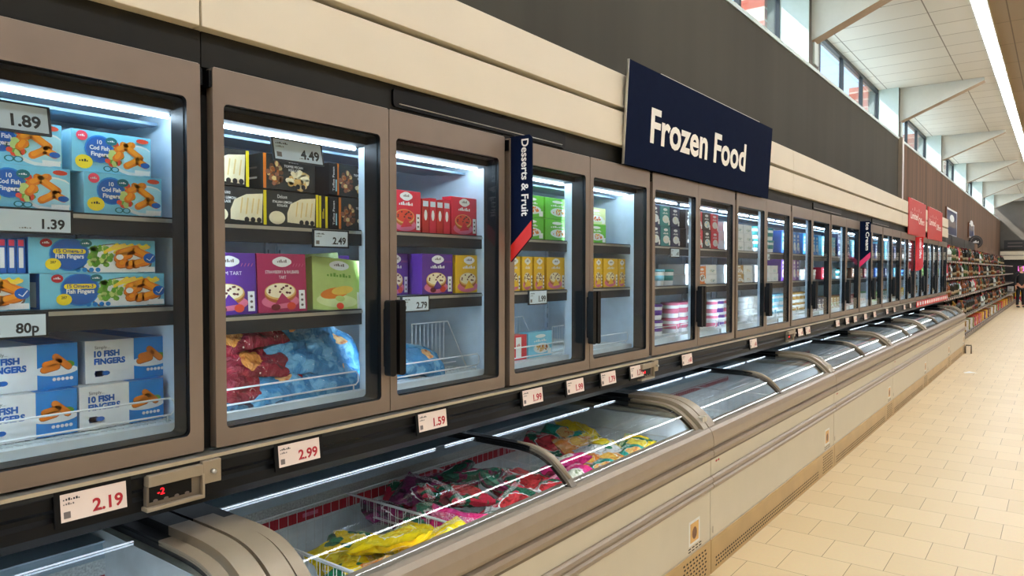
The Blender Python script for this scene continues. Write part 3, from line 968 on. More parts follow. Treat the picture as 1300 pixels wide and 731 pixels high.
def cod_box():
    w, h, d = 0.188, 0.101, 0.17
    b = pbox(w, h, d, 'sky', 'sky2', 'sky2')
    b.ell(w * .78, h * .40, .062, .040, 'plate', 1, 24, clip=(0, .002, w - .002, h - .002))
    b.ell(w * .78, h * .42, .056, .034, 'sky2', 2, 24, clip=(0, .002, w - .002, h - .002))
    cluster(b, w * .50, h * .52, .020, .028, 18, .008, ['salad', 'peas', 'salad', 'tomato', 'lime'], 3, 3)
    for y0, z0, y1, z1 in ((.105, .062, .140, .078), (.118, .076, .160, .048), (.100, .040, .112, .050), (.126, .024, .158, .042), (.150, .040, .172, .030)):
        b.cap(y0, z0, y1, z1, .0085, 'amber', 4.2); b.cap(y0 + .002, z0 + .003, y1 - .004, z1 + .003, .0052, 'orange', 4.8)
    b.ell(.166, h * .90, .016, .006, 'tomato', 3, 12)
    b.ell(.062, h * .58, .034, .034, 'cyanblue', 3, 24); b.ell(.062, h * .57, .031, .031, 'blue', 3.4, 24)
    b.txt('10', .062, h * .70, .010, 'white', 5, 'c', .02); b.txt('Cod Fish', .062, h * .56, .010, 'white', 5, 'c', .03, .046); b.txt('Fingers', .062, h * .41, .010, 'white', 5, 'c', .03, .040)
    b.ell(.022, h * .86, .013, .012, 'pink', 4, 16); b.scrib(.022, h * .84, .016, .005, 'white', 5, 4)
    b.ell(.090, h * .80, .014, .010, 'teal', 4, 16); b.scrib(.090, h * .78, .018, .004, 'white', 5, 4)
    b.ell(.026, h * .24, .020, .017, 'yellow', 4, 14); b.scrib(.026, h * .24, .022, .006, 'ink', 5, 4)
    b.ell(.080, h * .12, .010, .007, 'teal', 3, 12); b.ell(.080, h * .12, .007, .005, 'sky', 3.4, 12); b.ell(.098, h * .12, .010, .007, 'teal', 3, 12); b.ell(.098, h * .12, .007, .005, 'sky', 3.4, 12)
    b.rect(w - .042, .004, w - .004, .016, 'white', 5); b.ell(w - .016, .030, .012, .007, 'blue', 5, 12)
    return fin(b, 'fish_finger_box', 'frozen food box')
def omega_box():
    w, h, d = 0.290, 0.083, 0.19
    b = pbox(w, h, d, 'sky', 'sky2', 'blue')
    b.add([(-.185, -.0008, .004), (-.02, -.0008, .004), (-.02, -.0008, h - .02), (-.185, -.0008, h - .02)], [(0, 1, 2, 3)], 'white')
    b.ell(w * .67, h * .36, .088, .044, 'ink_soft', 1, 26, clip=(0, .002, w - .002, h - .002)); b.ell(w * .67, h * .38, .084, .040, 'plate', 2, 26, clip=(0, .002, w - .002, h - .002))
    cluster(b, .152, h * .48, .030, .026, 60, .0062, ['peas', 'salad', 'peas', 'lime'], 3, 5)
    for i in range(14):
        y = .165 + i * .006; b.cap(y, h * .62 + .004 * (i % 4), y + .030, h * .86 - .004 * (i % 3), .0038, 'chips' if i % 2 else 'yellow', 4 + .1 * i)
    for y0, z0, y1, z1 in ((.200, .048, .240, .060), (.232, .058, .272, .042), (.196, .036, .222, .046), (.236, .022, .268, .030), (.222, .020, .234, .024), (.200, .022, .214, .024)):
        b.cap(y0, z0, y1, z1, .011, 'brown', 6); b.cap(y0, z0 + .001, y1, z1 + .001, .0095, 'amber', 6.4); b.cap(y0 + .004, z0 + .004, y1 - .008, z1 + .003, .0055, 'orange', 6.8)
    b.ell(.200, .040, .009, .007, 'white', 7.2, 12)
    b.ell(.086, h * .54, .044, .040, 'cyanblue', 3, 24, clip=(0, .001, w, h - .001)); b.ell(.086, h * .54, .041, .037, 'blue', 3.4, 24, clip=(0, .001, w, h - .001))
    b.cap(.056, h * .63, .116, h * .63, .006, 'yellow', 4); b.txt('15 Omega-3', .086, h * .59, .0085, 'deep', 5, 'c', .02, .058)
    b.txt('Fish Fingers', .086, h * .43, .0105, 'white', 5, 'c', .03, .062)
    b.ell(.036, h * .86, .013, .010, 'price_red', 5, 14); b.scrib(.036, h * .84, .016, .005, 'white', 6, 4)
    b.ell(.050, h * .26, .017, .014, 'yellow', 5, 14); b.txt('287', .050, h * .28, .006, 'ink', 6, 'c', .02)
    b.ell(.122, h * .87, .014, .009, 'teal', 5, 14); b.scrib(.122, h * .85, .018, .004, 'white', 6, 4)
    for i in range(4): b.ell(.104 + i * .015, h * .10, .006, .0055, 'cyanblue', 3, 10)
    b.ell(w - .016, h * .46, .016, .013, 'blue', 7.4, 14, clip=(0, 0, w - .001, h)); b.tube([(.0042, w - .024, h * .44), (.0042, w - .016, h * .38), (.0042, w - .006, h * .54)], .0012, 'white', 4)
    b.rect(w - .042, .003, w - .003, .016, 'white', 7.6)
    return fin(b, 'fish_finger_box', 'frozen food box')
def simply_box():
    w, h, d = 0.207, 0.108, 0.085
    b = pbox(w, h, d, 'carton')
    s = .118
    b.rect(s, 0, w, h, 'cyanblue', .6)
    b.add([(-d, s, h + .0005), (0, s, h + .0005), (0, w, h + .0005), (-d, w, h + .0005)], [(0, 1, 2, 3)], 'cyanblue')
    b.add([(-d, w + .0005, 0), (0, w + .0005, 0), (0, w + .0005, h), (-d, w + .0005, h)], [(0, 1, 2, 3)], 'cyanblue')
    b.ell(s + .040, h * .40, .050, .013, 'plate', 1.4, 22, clip=(0, 0, w - .001, h)); 
    b.ell(s + .068, h * .52, .014, .009, 'peas', 2, 12)
    for y0, z0, y1, z1 in ((.132, .046, .160, .052), (.136, .058, .166, .064), (.158, .076, .186, .050)):
        b.cap(y0, z0, y1, z1, .0085, 'brown', 2.6); b.cap(y0, z0 + .001, y1, z1 + .001, .0072, 'amber', 3.2)
    for i in range(5): b.ell(s + .036 + i * .0095, h * .20, .0042, .0042, 'white', 3, 10)
    b.txt('Simply...', .022, h * .80, .008, 'ink', 1.4, 'l', 0, .036)
    b.txt('10 FISH', .020, h * .62, .0145, 'blue', 1.4, 'l', .055, .062); b.txt('FINGERS', .020, h * .44, .0145, 'blue', 1.4, 'l', .055, .076)
    b.ell(.034, h * .22, .014, .0075, 'deep', 1.4, 14); b.rect(.022, h * .15, .040, h * .29, 'deep', 1.4); b.ell(.048, h * .22, .010, .006, 'blue', 1.8, 12)
    return fin(b, 'fish_finger_box', 'frozen food box')
def roulade_box(kind):
    w, h, d = 0.186, 0.104, 0.12
    e = 'lemonedge' if kind == 'lemon' else 'orangebox'
    b = pbox(w, h, d, 'roul', 'roul', 'roul')
    if kind == 'lemon':
        b.rect(w - .010, 0, w, h, e, 1); b.add([(-.02, w + .0005, 0), (0, w + .0005, 0), (0, w + .0005, h), (-.02, w + .0005, h)], [(0, 1, 2, 3)], e)
        b.poly([(.070, .012), (.170, .006), (.174, .092), (.120, .086), (.082, .068), (.070, .040)], 'icing', 2)
        for i in range(9): b.cap(.092 + i * .009, .030 + .002 * (i % 3), .098 + i * .009, .074, .0022, 'sponge' if i % 2 else 'cream2', 3)
        b.ell(.086, .036, .014, .026, 'cream2', 3.4, 16); b.ell(.034, .024, .028, .020, 'cream2', 3, 18); b.ell(.034, .024, .016, .011, 'icing', 3.6, 14)
        t1, t2 = 'ITALIAN LEMON', 'ROULADE'; y0 = .052
    else:
        b.rect(0, 0, .010, h, e, 1)
        cluster(b, .040, .045, .026, .034, 34, .0075, ['pecan', 'brownbox', 'pecan', 'brown', 'sponge'], 2, 8)
        cluster(b, .125, .032, .040, .026, 40, .010, ['icing', 'sponge', 'cream2', 'tart'], 3.2, 9)
        t1, t2 = 'TOFFEE PECAN', 'ROULADE'; y0 = .105
    b.txt('Deluxe', y0, h * .80, .011, 'white', 4, 'c', 0, .034)
    b.txt(t1, y0, h * .66, .0072, 'white', 4, 'c', .02, .068); b.txt(t2, y0, h * .56, .0072, 'white', 4, 'c', .02, .036)
    for i in range(3): b.ell(.120 + i * .020, .013, .008, .008, 'blackbox', 5, 10)
    for z, m_ in ((.03, 'white'), (.06, 'ink_soft')):
        b.add([(-.10, -.0009, z), (-.03, -.0009, z), (-.03, -.0009, z + .006), (-.10, -.0009, z + .006)], [(0, 1, 2, 3)], m_)
    return fin(b, 'roulade_box', 'dessert box')
def tart_box(kind, w=0.172, h=0.178, d=0.045):
    bg, name = {'plum': ('purple', 'PLUM TART'), 'straw': ('magenta', 'STRAWBERRY & RHUBARB TART'), 'apple': ('lime', 'APPLE TART'), 'red': ('redbox', 'CHERRY PIE'), 'lemon': ('yelbox', 'LEMON TART')}[kind]
    b = pbox(w, h, d, bg, 'lime2' if kind == 'apple' else None)
    k = w / .172
    b.ell(w / 2, h * .86, .030 * k, .016, 'white', 2, 16); b.ell(w / 2 - .02 * k, h * .86, .014, .010, 'white', 2.1, 12); b.ell(w / 2 + .02 * k, h * .86, .014, .010, 'white', 2.2, 12)
    b.scrib(w / 2, h * .845, .034 * k, .009, 'ink_soft', 3, 6)
    if kind == 'straw':
        b.txt('STRAWBERRY & RHUBARB', w / 2, h * .66, .010, 'white', 2, 'c', 0, .118 * k); b.txt('TART', w / 2, h * .57, .010, 'white', 2, 'c', 0, .026 * k)
    else:
        if kind == 'plum' and w > .17: b.txt(name, w / 2, h * .64, .011, 'white', 2, 'c', 0, .08 * k)
        else: b.scrib(w / 2, h * .64, .08 * k, .012, 'white' if kind != 'apple' else 'salad', 2, 8)
    cy, cz = w * .45, h * .30
    b.ell(cy, cz - .020, .066 * k, .022, 'rosebox' if kind != 'apple' else 'lime2', 1.4, 24, clip=(.002, 0, w - .002, h))
    if kind == 'apple':
        b.ell(cy - .01, cz + .005, .046 * k, .018, 'amber', 2, 18, rot=.2); b.ell(cy + .02, cz + .016, .036 * k, .014, 'chips', 2.4, 18, rot=.2); b.ell(cy + .01, cz - .012, .018, .010, bg, 3, 12)
        b.ell(w * .5, .016, .014, .011, 'tomato', 3, 12)
    else:
        b.ell(cy, cz + .004, .056 * k, .030, 'brown', 2, 24); b.ell(cy, cz + .010, .055 * k, .026, 'tart', 2.4, 24); b.ell(cy, cz + .012, .050 * k, .022, 'cream2' if kind != 'red' else 'tomato', 2.8, 24)
        b.poly([(cy + .004, cz + .006), (cy - .022, cz - .030), (cy + .036, cz - .024)], bg, 4)
        q = random.Random(5)
        for i in range(12): b.ell(cy + q.uniform(-.040, .040) * k, cz + .014 + q.uniform(-.012, .014), .0045, .0035, 'tartdark', 3.4, 8)
    b.rect(w - .030 * k, .008, w - .008 * k, .066, 'white', 4)
    for i in range(3): b.ell(w - .019 * k, .020 + i * .016, .005, .004, 'ink_soft', 5, 8)
    if kind in ('straw', 'plum'):
        b.ell(w * .66, .018, .016, .012, 'tomato', 4, 12); b.ell(w * .34, .016, .016, .010, 'dkred', 4, 12)
        for i in range(4): b.tube([(.001, w * .72 + i * .011, h * .78), (.001, w * .75 + i * .011, h * .83)], .0008, 'rosebox', 4)
    return fin(b, 'tart_box', 'dessert box')
def plain_box(w, h, d, m1, m2, m3, name='frozen_food_box', seed=0):
    b = pbox(w, h, d, m1, None, None)
    q = random.Random(seed)
    b.ell(w * .5, h * .82, w * .22, h * .07, 'white', 1, 14)
    b.ell(w * .55, h * .34, w * .34, h * .20, 'plate', 1, 18, clip=(.002, .002, w - .002, h))
    cluster(b, w * .55, h * .35, w * .25, h * .13, 22, min(w, h) * .055, [m2, m3, m2], 2, seed)
    b.rect(w * .80, h * .06, w * .95, h * .30, 'white', 4)
    b.scrib(w * .5, h * .60, w * .55, h * .09, 'white', 2, 7)
    return fin(b, name, 'frozen food box')

def boxrow(proto, x, y, z, n, dx, label, group, rot=0):
    for i in range(n):
        place(proto, (x - i * dx, y, z), label if i == 0 else label, group, (0, 0, rot))

XP = -1.875
def singles(proto, items, group):
    for (x, y, z, lab) in items:
        place(proto, (x, y, z + .0006), lab, group)

# first door: fish fingers
cb = cod_box()
Z2, Z1 = 1.686, 1.457
singles(cb, [(XP, .748, Z2, 'light blue box of cod fish fingers, lower right one on the top shelf'),
             (XP - .012, .727, Z2 + .102, 'light blue box of cod fish fingers, upper right one on the top shelf'),
             (XP, .530, Z2, 'light blue cod fish finger box under the 1.89 tag, lower one'),
             (XP - .006, .515, Z2 + .102, 'light blue cod fish finger box under the 1.89 tag, upper one'),
             (XP, .325, Z2, 'light blue cod fish finger box beyond the left picture edge, lower one')], 'light blue cod fish finger boxes')
for j in range(4):
    place(cb, (XP - .19, .73 - .19 * (j // 2), Z2 + .0006 + .102 * (j % 2)), 'light blue cod fish finger box standing behind the front pair on the top shelf', 'light blue cod fish finger boxes in the back row')
ob = omega_box()
singles(ob, [(XP, .650, Z1, 'pale blue box of 15 omega-3 fish fingers, lower of the stack of two'),
             (XP - .006, .630, Z1 + .084, 'pale blue box of 15 omega-3 fish fingers, upper of the stack of two'),
             (XP, .340, Z1, 'pale blue omega-3 box left of the stack, cut by the left picture edge')], 'omega-3 fish finger boxes')
for j in range(4):
    b = pbox(.017, .078, .14, 'blue', 'sky2'); b.rect(.004, .012, .013, .058, 'white', 1); b.rect(.003, .062, .014, .076, 'pink', 1)
    o = b.build('fish_finger_box'); tag(o, ['leftmost', 'second from the left', 'third from the left', 'rightmost'][j] + ' of the four thin blue box ends beside the upper omega-3 box', 'frozen food box', 'blue box ends beside the omega-3 boxes')
    o.location = (XP - .01, .553 + j * .0185, Z1 + .085)
b = pbox(.2, .08, .15, 'blackbox'); b.scrib(.1, .04, .05, .012, 'ink_soft', 1, 6); o = b.build('frozen_food_box'); o.location = (XP - .01, .345, Z1 + .085)
tag(o, 'black box on the second shelf at the left picture edge', 'frozen food box')
sb = simply_box()
ZB = 1.1525
singles(sb, [(XP - .030, .742, ZB, 'white and blue fish finger box, front lower box behind the wire guard'),
             (XP - .062, .770, ZB + .109, 'white and blue fish finger box, front upper box of the right stack'),
             (XP - .030, .530, ZB, 'white and blue fish finger box, front lower box at the left picture edge'),
             (XP - .062, .545, ZB + .109, 'white and blue fish finger box, front upper box at the left picture edge')], 'white and blue fish finger boxes')
for s_, y in ((0, .770), (1, .545)):
    for j in range(1, 5):
        place(sb, (XP - .062 - j * .087, y, ZB + .1096), f'white and blue fish finger box, {ORD[j]} from the front, upper row of the {"right" if s_ == 0 else "left"} stack', 'white and blue fish finger boxes')
    for j in range(1, 5):
        place(sb, (XP - .030 - j * .087, y - .014, ZB + .0006), 'white and blue fish finger box hidden under the upper row', 'fish finger boxes in the lower back rows')

# second door: roulades and tarts
Z2, Z1 = 1.682, 1.420
lb, pb_ = roulade_box('lemon'), roulade_box('pecan')
singles(lb, [(XP, 1.062, Z2, 'black lemon roulade box with a yellow edge, left one of the lower row'),
             (XP, 1.250, Z2, 'black lemon roulade box with a yellow edge, right one of the lower row'),
             (XP - .004, 1.008, Z2 + .108, 'black lemon roulade box at the upper left corner of the second glass door')], 'black lemon roulade boxes')
singles(pb_, [(XP, 1.516, Z2 + .0, 'black toffee pecan roulade box, lower right beside the bright edge'),
              (XP - .003, 1.510, Z2 + .110, 'black toffee pecan roulade box, upper right beside the bright edge'),
              (XP - .003, 1.240, Z2 + .110, 'black toffee pecan roulade box behind the 4.49 tag')], 'black toffee pecan roulade boxes')
b = pbox(.035, .102, .12, 'blackbox'); b.rect(0, 0, .008, .102, 'lemonedge', 1); b.rect(.024, 0, .033, .102, 'lemonedge', 1.2); b.scrib(.016, .03, .007, .04, 'yellow', 2, 2)
o = b.build('roulade_box'); o.location = (XP, 1.4385, Z2 + .001); tag(o, 'narrow box end with two yellow edges between the lemon and pecan boxes', 'dessert box')
for z, lab in ((Z2, 'lower'), (Z2 + .110, 'upper')):
    b = pbox(.034, .102, .15, 'blackbox'); T = Matrix.Identity(4)
    b.txt('Toffee Pecan', .022, .012, .008, 'white', 1, 'l', .01, .078, rot=pi / 2); b.rect(.026, .012, .031, .05, 'sky2', 1)
    o = b.build('roulade_box'); o.location = (XP, 1.478, z + .001); tag(o, f'narrow black box end with upright writing, {lab} of the two', 'dessert box', 'black roulade box ends')
tb = tart_box('plum'); st = tart_box('straw'); ap = tart_box('apple', .20, .175)
place(tb, (XP, 1.043, Z1 + .001), 'purple plum tart box at the left of the second door', 'purple tart boxes', (0, radians(-3), 0))
place(st, (XP, 1.219, Z1 + .001), 'crimson strawberry and rhubarb tart box', None, (0, radians(-3), 0))
for j in range(1, 4):
    place(st, (XP - .05 * j, 1.221, Z1 + .001), 'crimson tart box standing in the file behind the front one', 'crimson tart boxes in file', (0, radians(-3), 0))
    place(tb, (XP - .05 * j, 1.045, Z1 + .001), 'purple tart box standing in the file behind the front plum tart', 'purple tart boxes in file', (0, radians(-3), 0))
place(ap, (XP - .01, 1.420, Z1 + .004), 'pale green apple tart box leaning, the front one', None, (radians(-5), radians(-10), radians(-6)))
place(ap, (XP - .075, 1.400, Z1 + .003), 'pale green apple tart box leaning behind the front one', None, (radians(4), radians(-8), radians(-2)))
place(tb, (XP - .10, 1.470, Z1 + .001), 'purple tart box showing at the right behind the green ones', None)

# third door: cherry, plum and lemon tarts
Z2, Z1 = 1.686, 1.457
rb = tart_box('red', .150, .148, .05); yb_ = tart_box('lemon', .160, .150, .05); tb2 = tart_box('plum', .168, .152, .05)
place(rb, (XP, 1.745, Z2 + .001), 'red pie box at the left of the top shelf behind the third door', 'red pie boxes')
for j in range(4):
    b = pbox(.036, .125 + .006 * (j % 2), .15, 'redbox' if j % 2 else 'offer_red'); b.rect(.004, .098, .032, .118, 'paper_cool', 1); b.ell(.018, .066, .008, .020, 'white', 1, 12)
    o = b.build('pie_box'); o.location = (XP, 1.902 + j * .0385, Z2 + .001)
    tag(o, ['leftmost', 'second', 'third', 'rightmost'][j] + ' of the four slim red boxes standing on end on the top shelf', 'dessert box', 'slim red boxes standing on end')
place(rb, (XP, 2.062, Z2 + .001), 'red pie box with a white plate picture at the right of the top shelf', 'red pie boxes')
place(rb, (XP - .16, 1.93, Z2 + .001), 'dark red box standing behind the slim red boxes', 'red pie boxes')
place(tb2, (XP, 1.900, Z1 + .001), 'purple tart box in the middle of the shelf behind the third door', None)
place(tb2, (XP - .02, 1.725, Z1 + .001), 'purple tart box at the left behind the third door, turned a little', None, (0, 0, radians(14)))
place(yb_, (XP, 2.085, Z1 + .001), 'yellow lemon tart box behind the third door', None)
for j in range(1, 4):
    place(tb2, (XP - .055 * j, 1.905, Z1 + .001), 'purple tart box in the file behind the front one of the third door', 'purple tart boxes in file, third door')
    place(yb_, (XP - .055 * j, 2.087, Z1 + .001), 'yellow tart box in the file behind the front one of the third door', 'yellow tart boxes in file, third door')

# fourth and fifth door: green and yellow
gb = plain_box(.20, .098, .15, 'greenbox', 'amber', 'chips', seed=4)
def ys(n, base, z, y0, dy, labf, group):
    for i in range(n):
        place(base, (XP, y0 + i * dy, z), labf(i), group)
for r_ in range(2):
    for i in range(2):
        place(gb, (XP - .01, 2.50 + i * .212, 1.687 + r_ * .0995), f'bright green box, {"lower" if r_ == 0 else "upper"} {"left" if i == 0 else "right"} one of the four behind the fourth door', 'bright green boxes')
place(gb, (XP - .03, 3.10, 1.687), 'bright green box behind the fifth door, lower one', 'bright green boxes')
gb2 = plain_box(.21, .085, .15, 'lime2', 'amber', 'tomato', seed=6)
place(gb2, (XP - .05, 3.12, 1.787), 'pale green box with an orange picture behind the fifth door, upper one', None)
yl = tart_box('lemon', .075, .150, .12); yw = tart_box('lemon', .150, .150, .05)
for i in range(3):
    place(yl, (XP, 2.43 + i * .092, 1.458), f'slim yellow tart box, {ORD[i]} from the left behind the fourth door', 'slim yellow tart boxes')
place(yw, (XP, 2.710, 1.458), 'wide yellow tart box at the right behind the fourth door', None)
for i in range(2):
    place(yl, (XP, 3.05 + i * .086, 1.458), f'slim yellow tart box, {["left", "right"][i]} one behind the fifth door', 'slim yellow tart boxes')
place(yw, (XP, 3.225, 1.458), 'wide yellow tart box behind the fifth door', None)
place(yl, (XP, 3.382, 1.458), 'slim yellow tart box at the right wall behind the fifth door', None)
cb4 = plain_box(.185, .115, .05, 'sky', 'tart', 'brown', seed=9)
place(cb4, (XP - .012, 2.585, 1.1525), 'pale blue box with a biscuit picture low behind the fourth door', None)
b = pbox(.09, .11, .05, 'redbox', None); b.rect(.01, .01, .05, .10, 'white', 1); b.scrib(.03, .06, .03, .012, 'redbox', 2, 4)
o = b.build('frozen_food_box'); o.location = (XP - .012, 2.48, 1.1525); tag(o, 'small red and white box beside the biscuit box behind the fourth door', 'frozen food box')
# upright wire dividers standing on the bottom tray
def rack(y, w, h, label, dx=0.0):
    b = MB()
    x = -1.96 - dx
    b.tube([(x, 0, 0.002), (x, 0, h), (x, w, h), (x + .05, w + .06, .002)], .0028, 'wire', 6)
    n = max(3, int(w / .022))
    for j in range(1, n): b.tube([(x, w * j / n, h), (x, w * j / n, .002)], .0014, 'wire', 4)
    b.tube([(x, 0, h * .12), (x, w + .05, h * .12)], .002, 'wire', 4)
    o = b.build('wire_divider'); o.location = (0, y, 1.1525)
    tag(o, label, 'wire divider', 'wire dividers on the bottom trays')
rack(1.93, .20, .19, 'white wire divider standing right of the blue bag behind the third door')
rack(2.56, .24, .17, 'white wire divider standing behind the biscuit box', .12)
rack(3.10, .28, .10, 'low white wire divider behind the fifth door', .15)

# ------------------------------------------------------------------ plastic bags
def bag_material(name, base, second, patch, food1, food2, accent=(240, 240, 240), split=0.0, wr=0.9, ringw=0.018, marks=0.70):
    m = bpy.data.materials.new(name); m.use_nodes = True
    nt = m.node_tree; b = nt.nodes['Principled BSDF']; L = nt.links.new
    uv = nt.nodes.new('ShaderNodeUVMap'); uv.uv_map = 'uv'
    tc = nt.nodes.new('ShaderNodeTexCoord')
    nz = nt.nodes.new('ShaderNodeTexNoise'); nz.inputs['Scale'].default_value = 3.2; nz.inputs['Detail'].default_value = 2
    L(uv.outputs[0], nz.inputs['Vector'])
    def ramp(src, lo, hi, c0, c1, const=False):
        r = nt.nodes.new('ShaderNodeValToRGB')
        r.color_ramp.elements[0].position = lo; r.color_ramp.elements[1].position = hi
        r.color_ramp.elements[0].color = (*c0, 1); r.color_ramp.elements[1].color = (*c1, 1)
        if const: r.color_ramp.interpolation = 'CONSTANT'
        L(src, r.inputs[0]); return r.outputs[0]
    def mix(f, a, c):
        x = nt.nodes.new('ShaderNodeMix'); x.data_type = 'RGBA'
        L(f, x.inputs[0]); L(a, x.inputs[6]); L(c, x.inputs[7]); return x.outputs[2]
    bg = ramp(nz.outputs['Fac'], .50 + split, .53 + split, lin(base), lin(second))
    vo = nt.nodes.new('ShaderNodeTexVoronoi'); vo.inputs['Scale'].default_value = 15
    L(uv.outputs[0], vo.inputs['Vector'])
    food = ramp(vo.outputs['Distance'], .12, .6, lin(food1), lin(food2))
    # circular food picture, white ring
    vm = nt.nodes.new('ShaderNodeVectorMath'); vm.operation = 'DISTANCE'; vm.inputs[1].default_value = (patch[0], patch[1], 0)
    nd = nt.nodes.new('ShaderNodeTexNoise'); nd.inputs['Scale'].default_value = 7; nd.inputs['Detail'].default_value = 2; L(uv.outputs[0], nd.inputs['Vector'])
    sc_ = nt.nodes.new('ShaderNodeVectorMath'); sc_.operation = 'MULTIPLY_ADD'; sc_.inputs[1].default_value = (.16, .16, 0); L(nd.outputs['Color'], sc_.inputs[0])
    sh_ = nt.nodes.new('ShaderNodeVectorMath'); sh_.operation = 'ADD'; sh_.inputs[1].default_value = (-.08, -.08, 0); L(uv.outputs[0], sh_.inputs[0])
    L(sh_.outputs[0], sc_.inputs[2]); L(sc_.outputs[0], vm.inputs[0])
    c_in = nt.nodes.new('ShaderNodeMath'); c_in.operation = 'LESS_THAN'; c_in.inputs[1].default_value = patch[2]; L(vm.outputs['Value'], c_in.inputs[0])
    c_out = nt.nodes.new('ShaderNodeMath'); c_out.operation = 'LESS_THAN'; c_out.inputs[1].default_value = patch[2] + ringw; L(vm.outputs['Value'], c_out.inputs[0])
    ac = nt.nodes.new('ShaderNodeRGB'); ac.outputs[0].default_value = (*lin(accent), 1)
    nm_ = nt.nodes.new('ShaderNodeTexNoise'); nm_.inputs['Scale'].default_value = 8; nm_.inputs['Detail'].default_value = 3; nm_.inputs['Distortion'].default_value = 2.0; L(uv.outputs[0], nm_.inputs['Vector'])
    mk_ = nt.nodes.new('ShaderNodeMath'); mk_.operation = 'GREATER_THAN'; mk_.inputs[1].default_value = marks; L(nm_.outputs['Fac'], mk_.inputs[0])
    bg = mix(mk_.outputs[0], bg, ac.outputs[0])
    col = mix(c_out.outputs[0], bg, ac.outputs[0])
    # printed logo: light speckle in a band
    wv = nt.nodes.new('ShaderNodeTexVoronoi'); wv.inputs['Scale'].default_value = 34; wv.feature = 'DISTANCE_TO_EDGE'; L(uv.outputs[0], wv.inputs['Vector'])
    sp = nt.nodes.new('ShaderNodeSeparateXYZ'); L(uv.outputs[0], sp.inputs[0])
    b1 = nt.nodes.new('ShaderNodeMath'); b1.operation = 'COMPARE'; b1.inputs[1].default_value = .77; b1.inputs[2].default_value = .055; L(sp.outputs['Y'], b1.inputs[0])
    b2 = nt.nodes.new('ShaderNodeMath'); b2.operation = 'LESS_THAN'; b2.inputs[1].default_value = .07; L(wv.outputs['Distance'], b2.inputs[0])
    b3 = nt.nodes.new('ShaderNodeMath'); b3.operation = 'MULTIPLY'; L(b1.outputs[0], b3.inputs[0]); L(b2.outputs[0], b3.inputs[1])
    col = mix(b3.outputs[0], col, ac.outputs[0])
    col = mix(c_in.outputs[0], col, food)
    L(col, b.inputs['Base Color'])
    b.inputs['Roughness'].default_value = 0.22
    n2 = nt.nodes.new('ShaderNodeTexNoise'); n2.inputs['Scale'].default_value = 9; n2.inputs['Detail'].default_value = 5; n2.inputs['Distortion'].default_value = 1.2
    L(uv.outputs[0], n2.inputs['Vector'])
    bp = nt.nodes.new('ShaderNodeBump'); bp.inputs['Strength'].default_value = wr; bp.inputs['Distance'].default_value = 0.02
    L(n2.outputs['Fac'], bp.inputs['Height']); L(bp.outputs[0], b.inputs['Normal'])
    MATS[name] = m
bag_material('bag_yellow', (238, 206, 10), (236, 214, 40), (.60, .42, .22), (226, 170, 10), (250, 226, 60), (250, 246, 210))
bag_material('bag_yellow_green', (240, 206, 20), (20, 110, 70), (.5, .45, .2), (230, 180, 20), (250, 230, 90), (244, 240, 200), -.02)
bag_material('bag_berry', (26, 110, 84), (128, 34, 84), (.52, .45, .25), (70, 10, 40), (170, 40, 90), (226, 226, 226), 0)
bag_material('bag_berry_red', (24, 104, 78), (206, 36, 70), (.52, .45, .26), (120, 10, 20), (220, 50, 60), (240, 240, 240), -.03)
bag_material('bag_pink', (224, 40, 120), (216, 60, 140), (.5, .45, .2), (90, 120, 60), (230, 230, 210), (250, 220, 236))
bag_material('bag_white_back', (216, 222, 222), (30, 128, 96), (.5, .5, .12), (180, 190, 190), (220, 226, 226), (120, 124, 128), .08)
bag_material('bag_orange', (232, 138, 50), (230, 160, 90), (.5, .5, .22), (220, 120, 20), (250, 200, 90), (250, 236, 200))
bag_material('bag_teal', (40, 160, 140), (36, 120, 90), (.55, .45, .2), (220, 90, 30), (240, 200, 120), (230, 236, 226))
bag_material('bag_purple', (110, 30, 80), (60, 20, 50), (.5, .45, .2), (60, 10, 40), (150, 40, 100), (230, 220, 230))
bag_material('bag_crimson', (150, 28, 48), (120, 20, 40), (.30, .42, .14), (180, 90, 30), (230, 150, 70), (226, 186, 180), ringw=.0, marks=.66)
bag_material('bag_blue', (58, 136, 188), (104, 172, 212), (.55, .55, .10), (190, 100, 50), (236, 190, 130), (190, 220, 236), ringw=.0, marks=.69)
bag_material('bag_navy', (20, 44, 70), (60, 110, 140), (.5, .5, .15), (140, 100, 60), (220, 190, 140), (150, 170, 190))

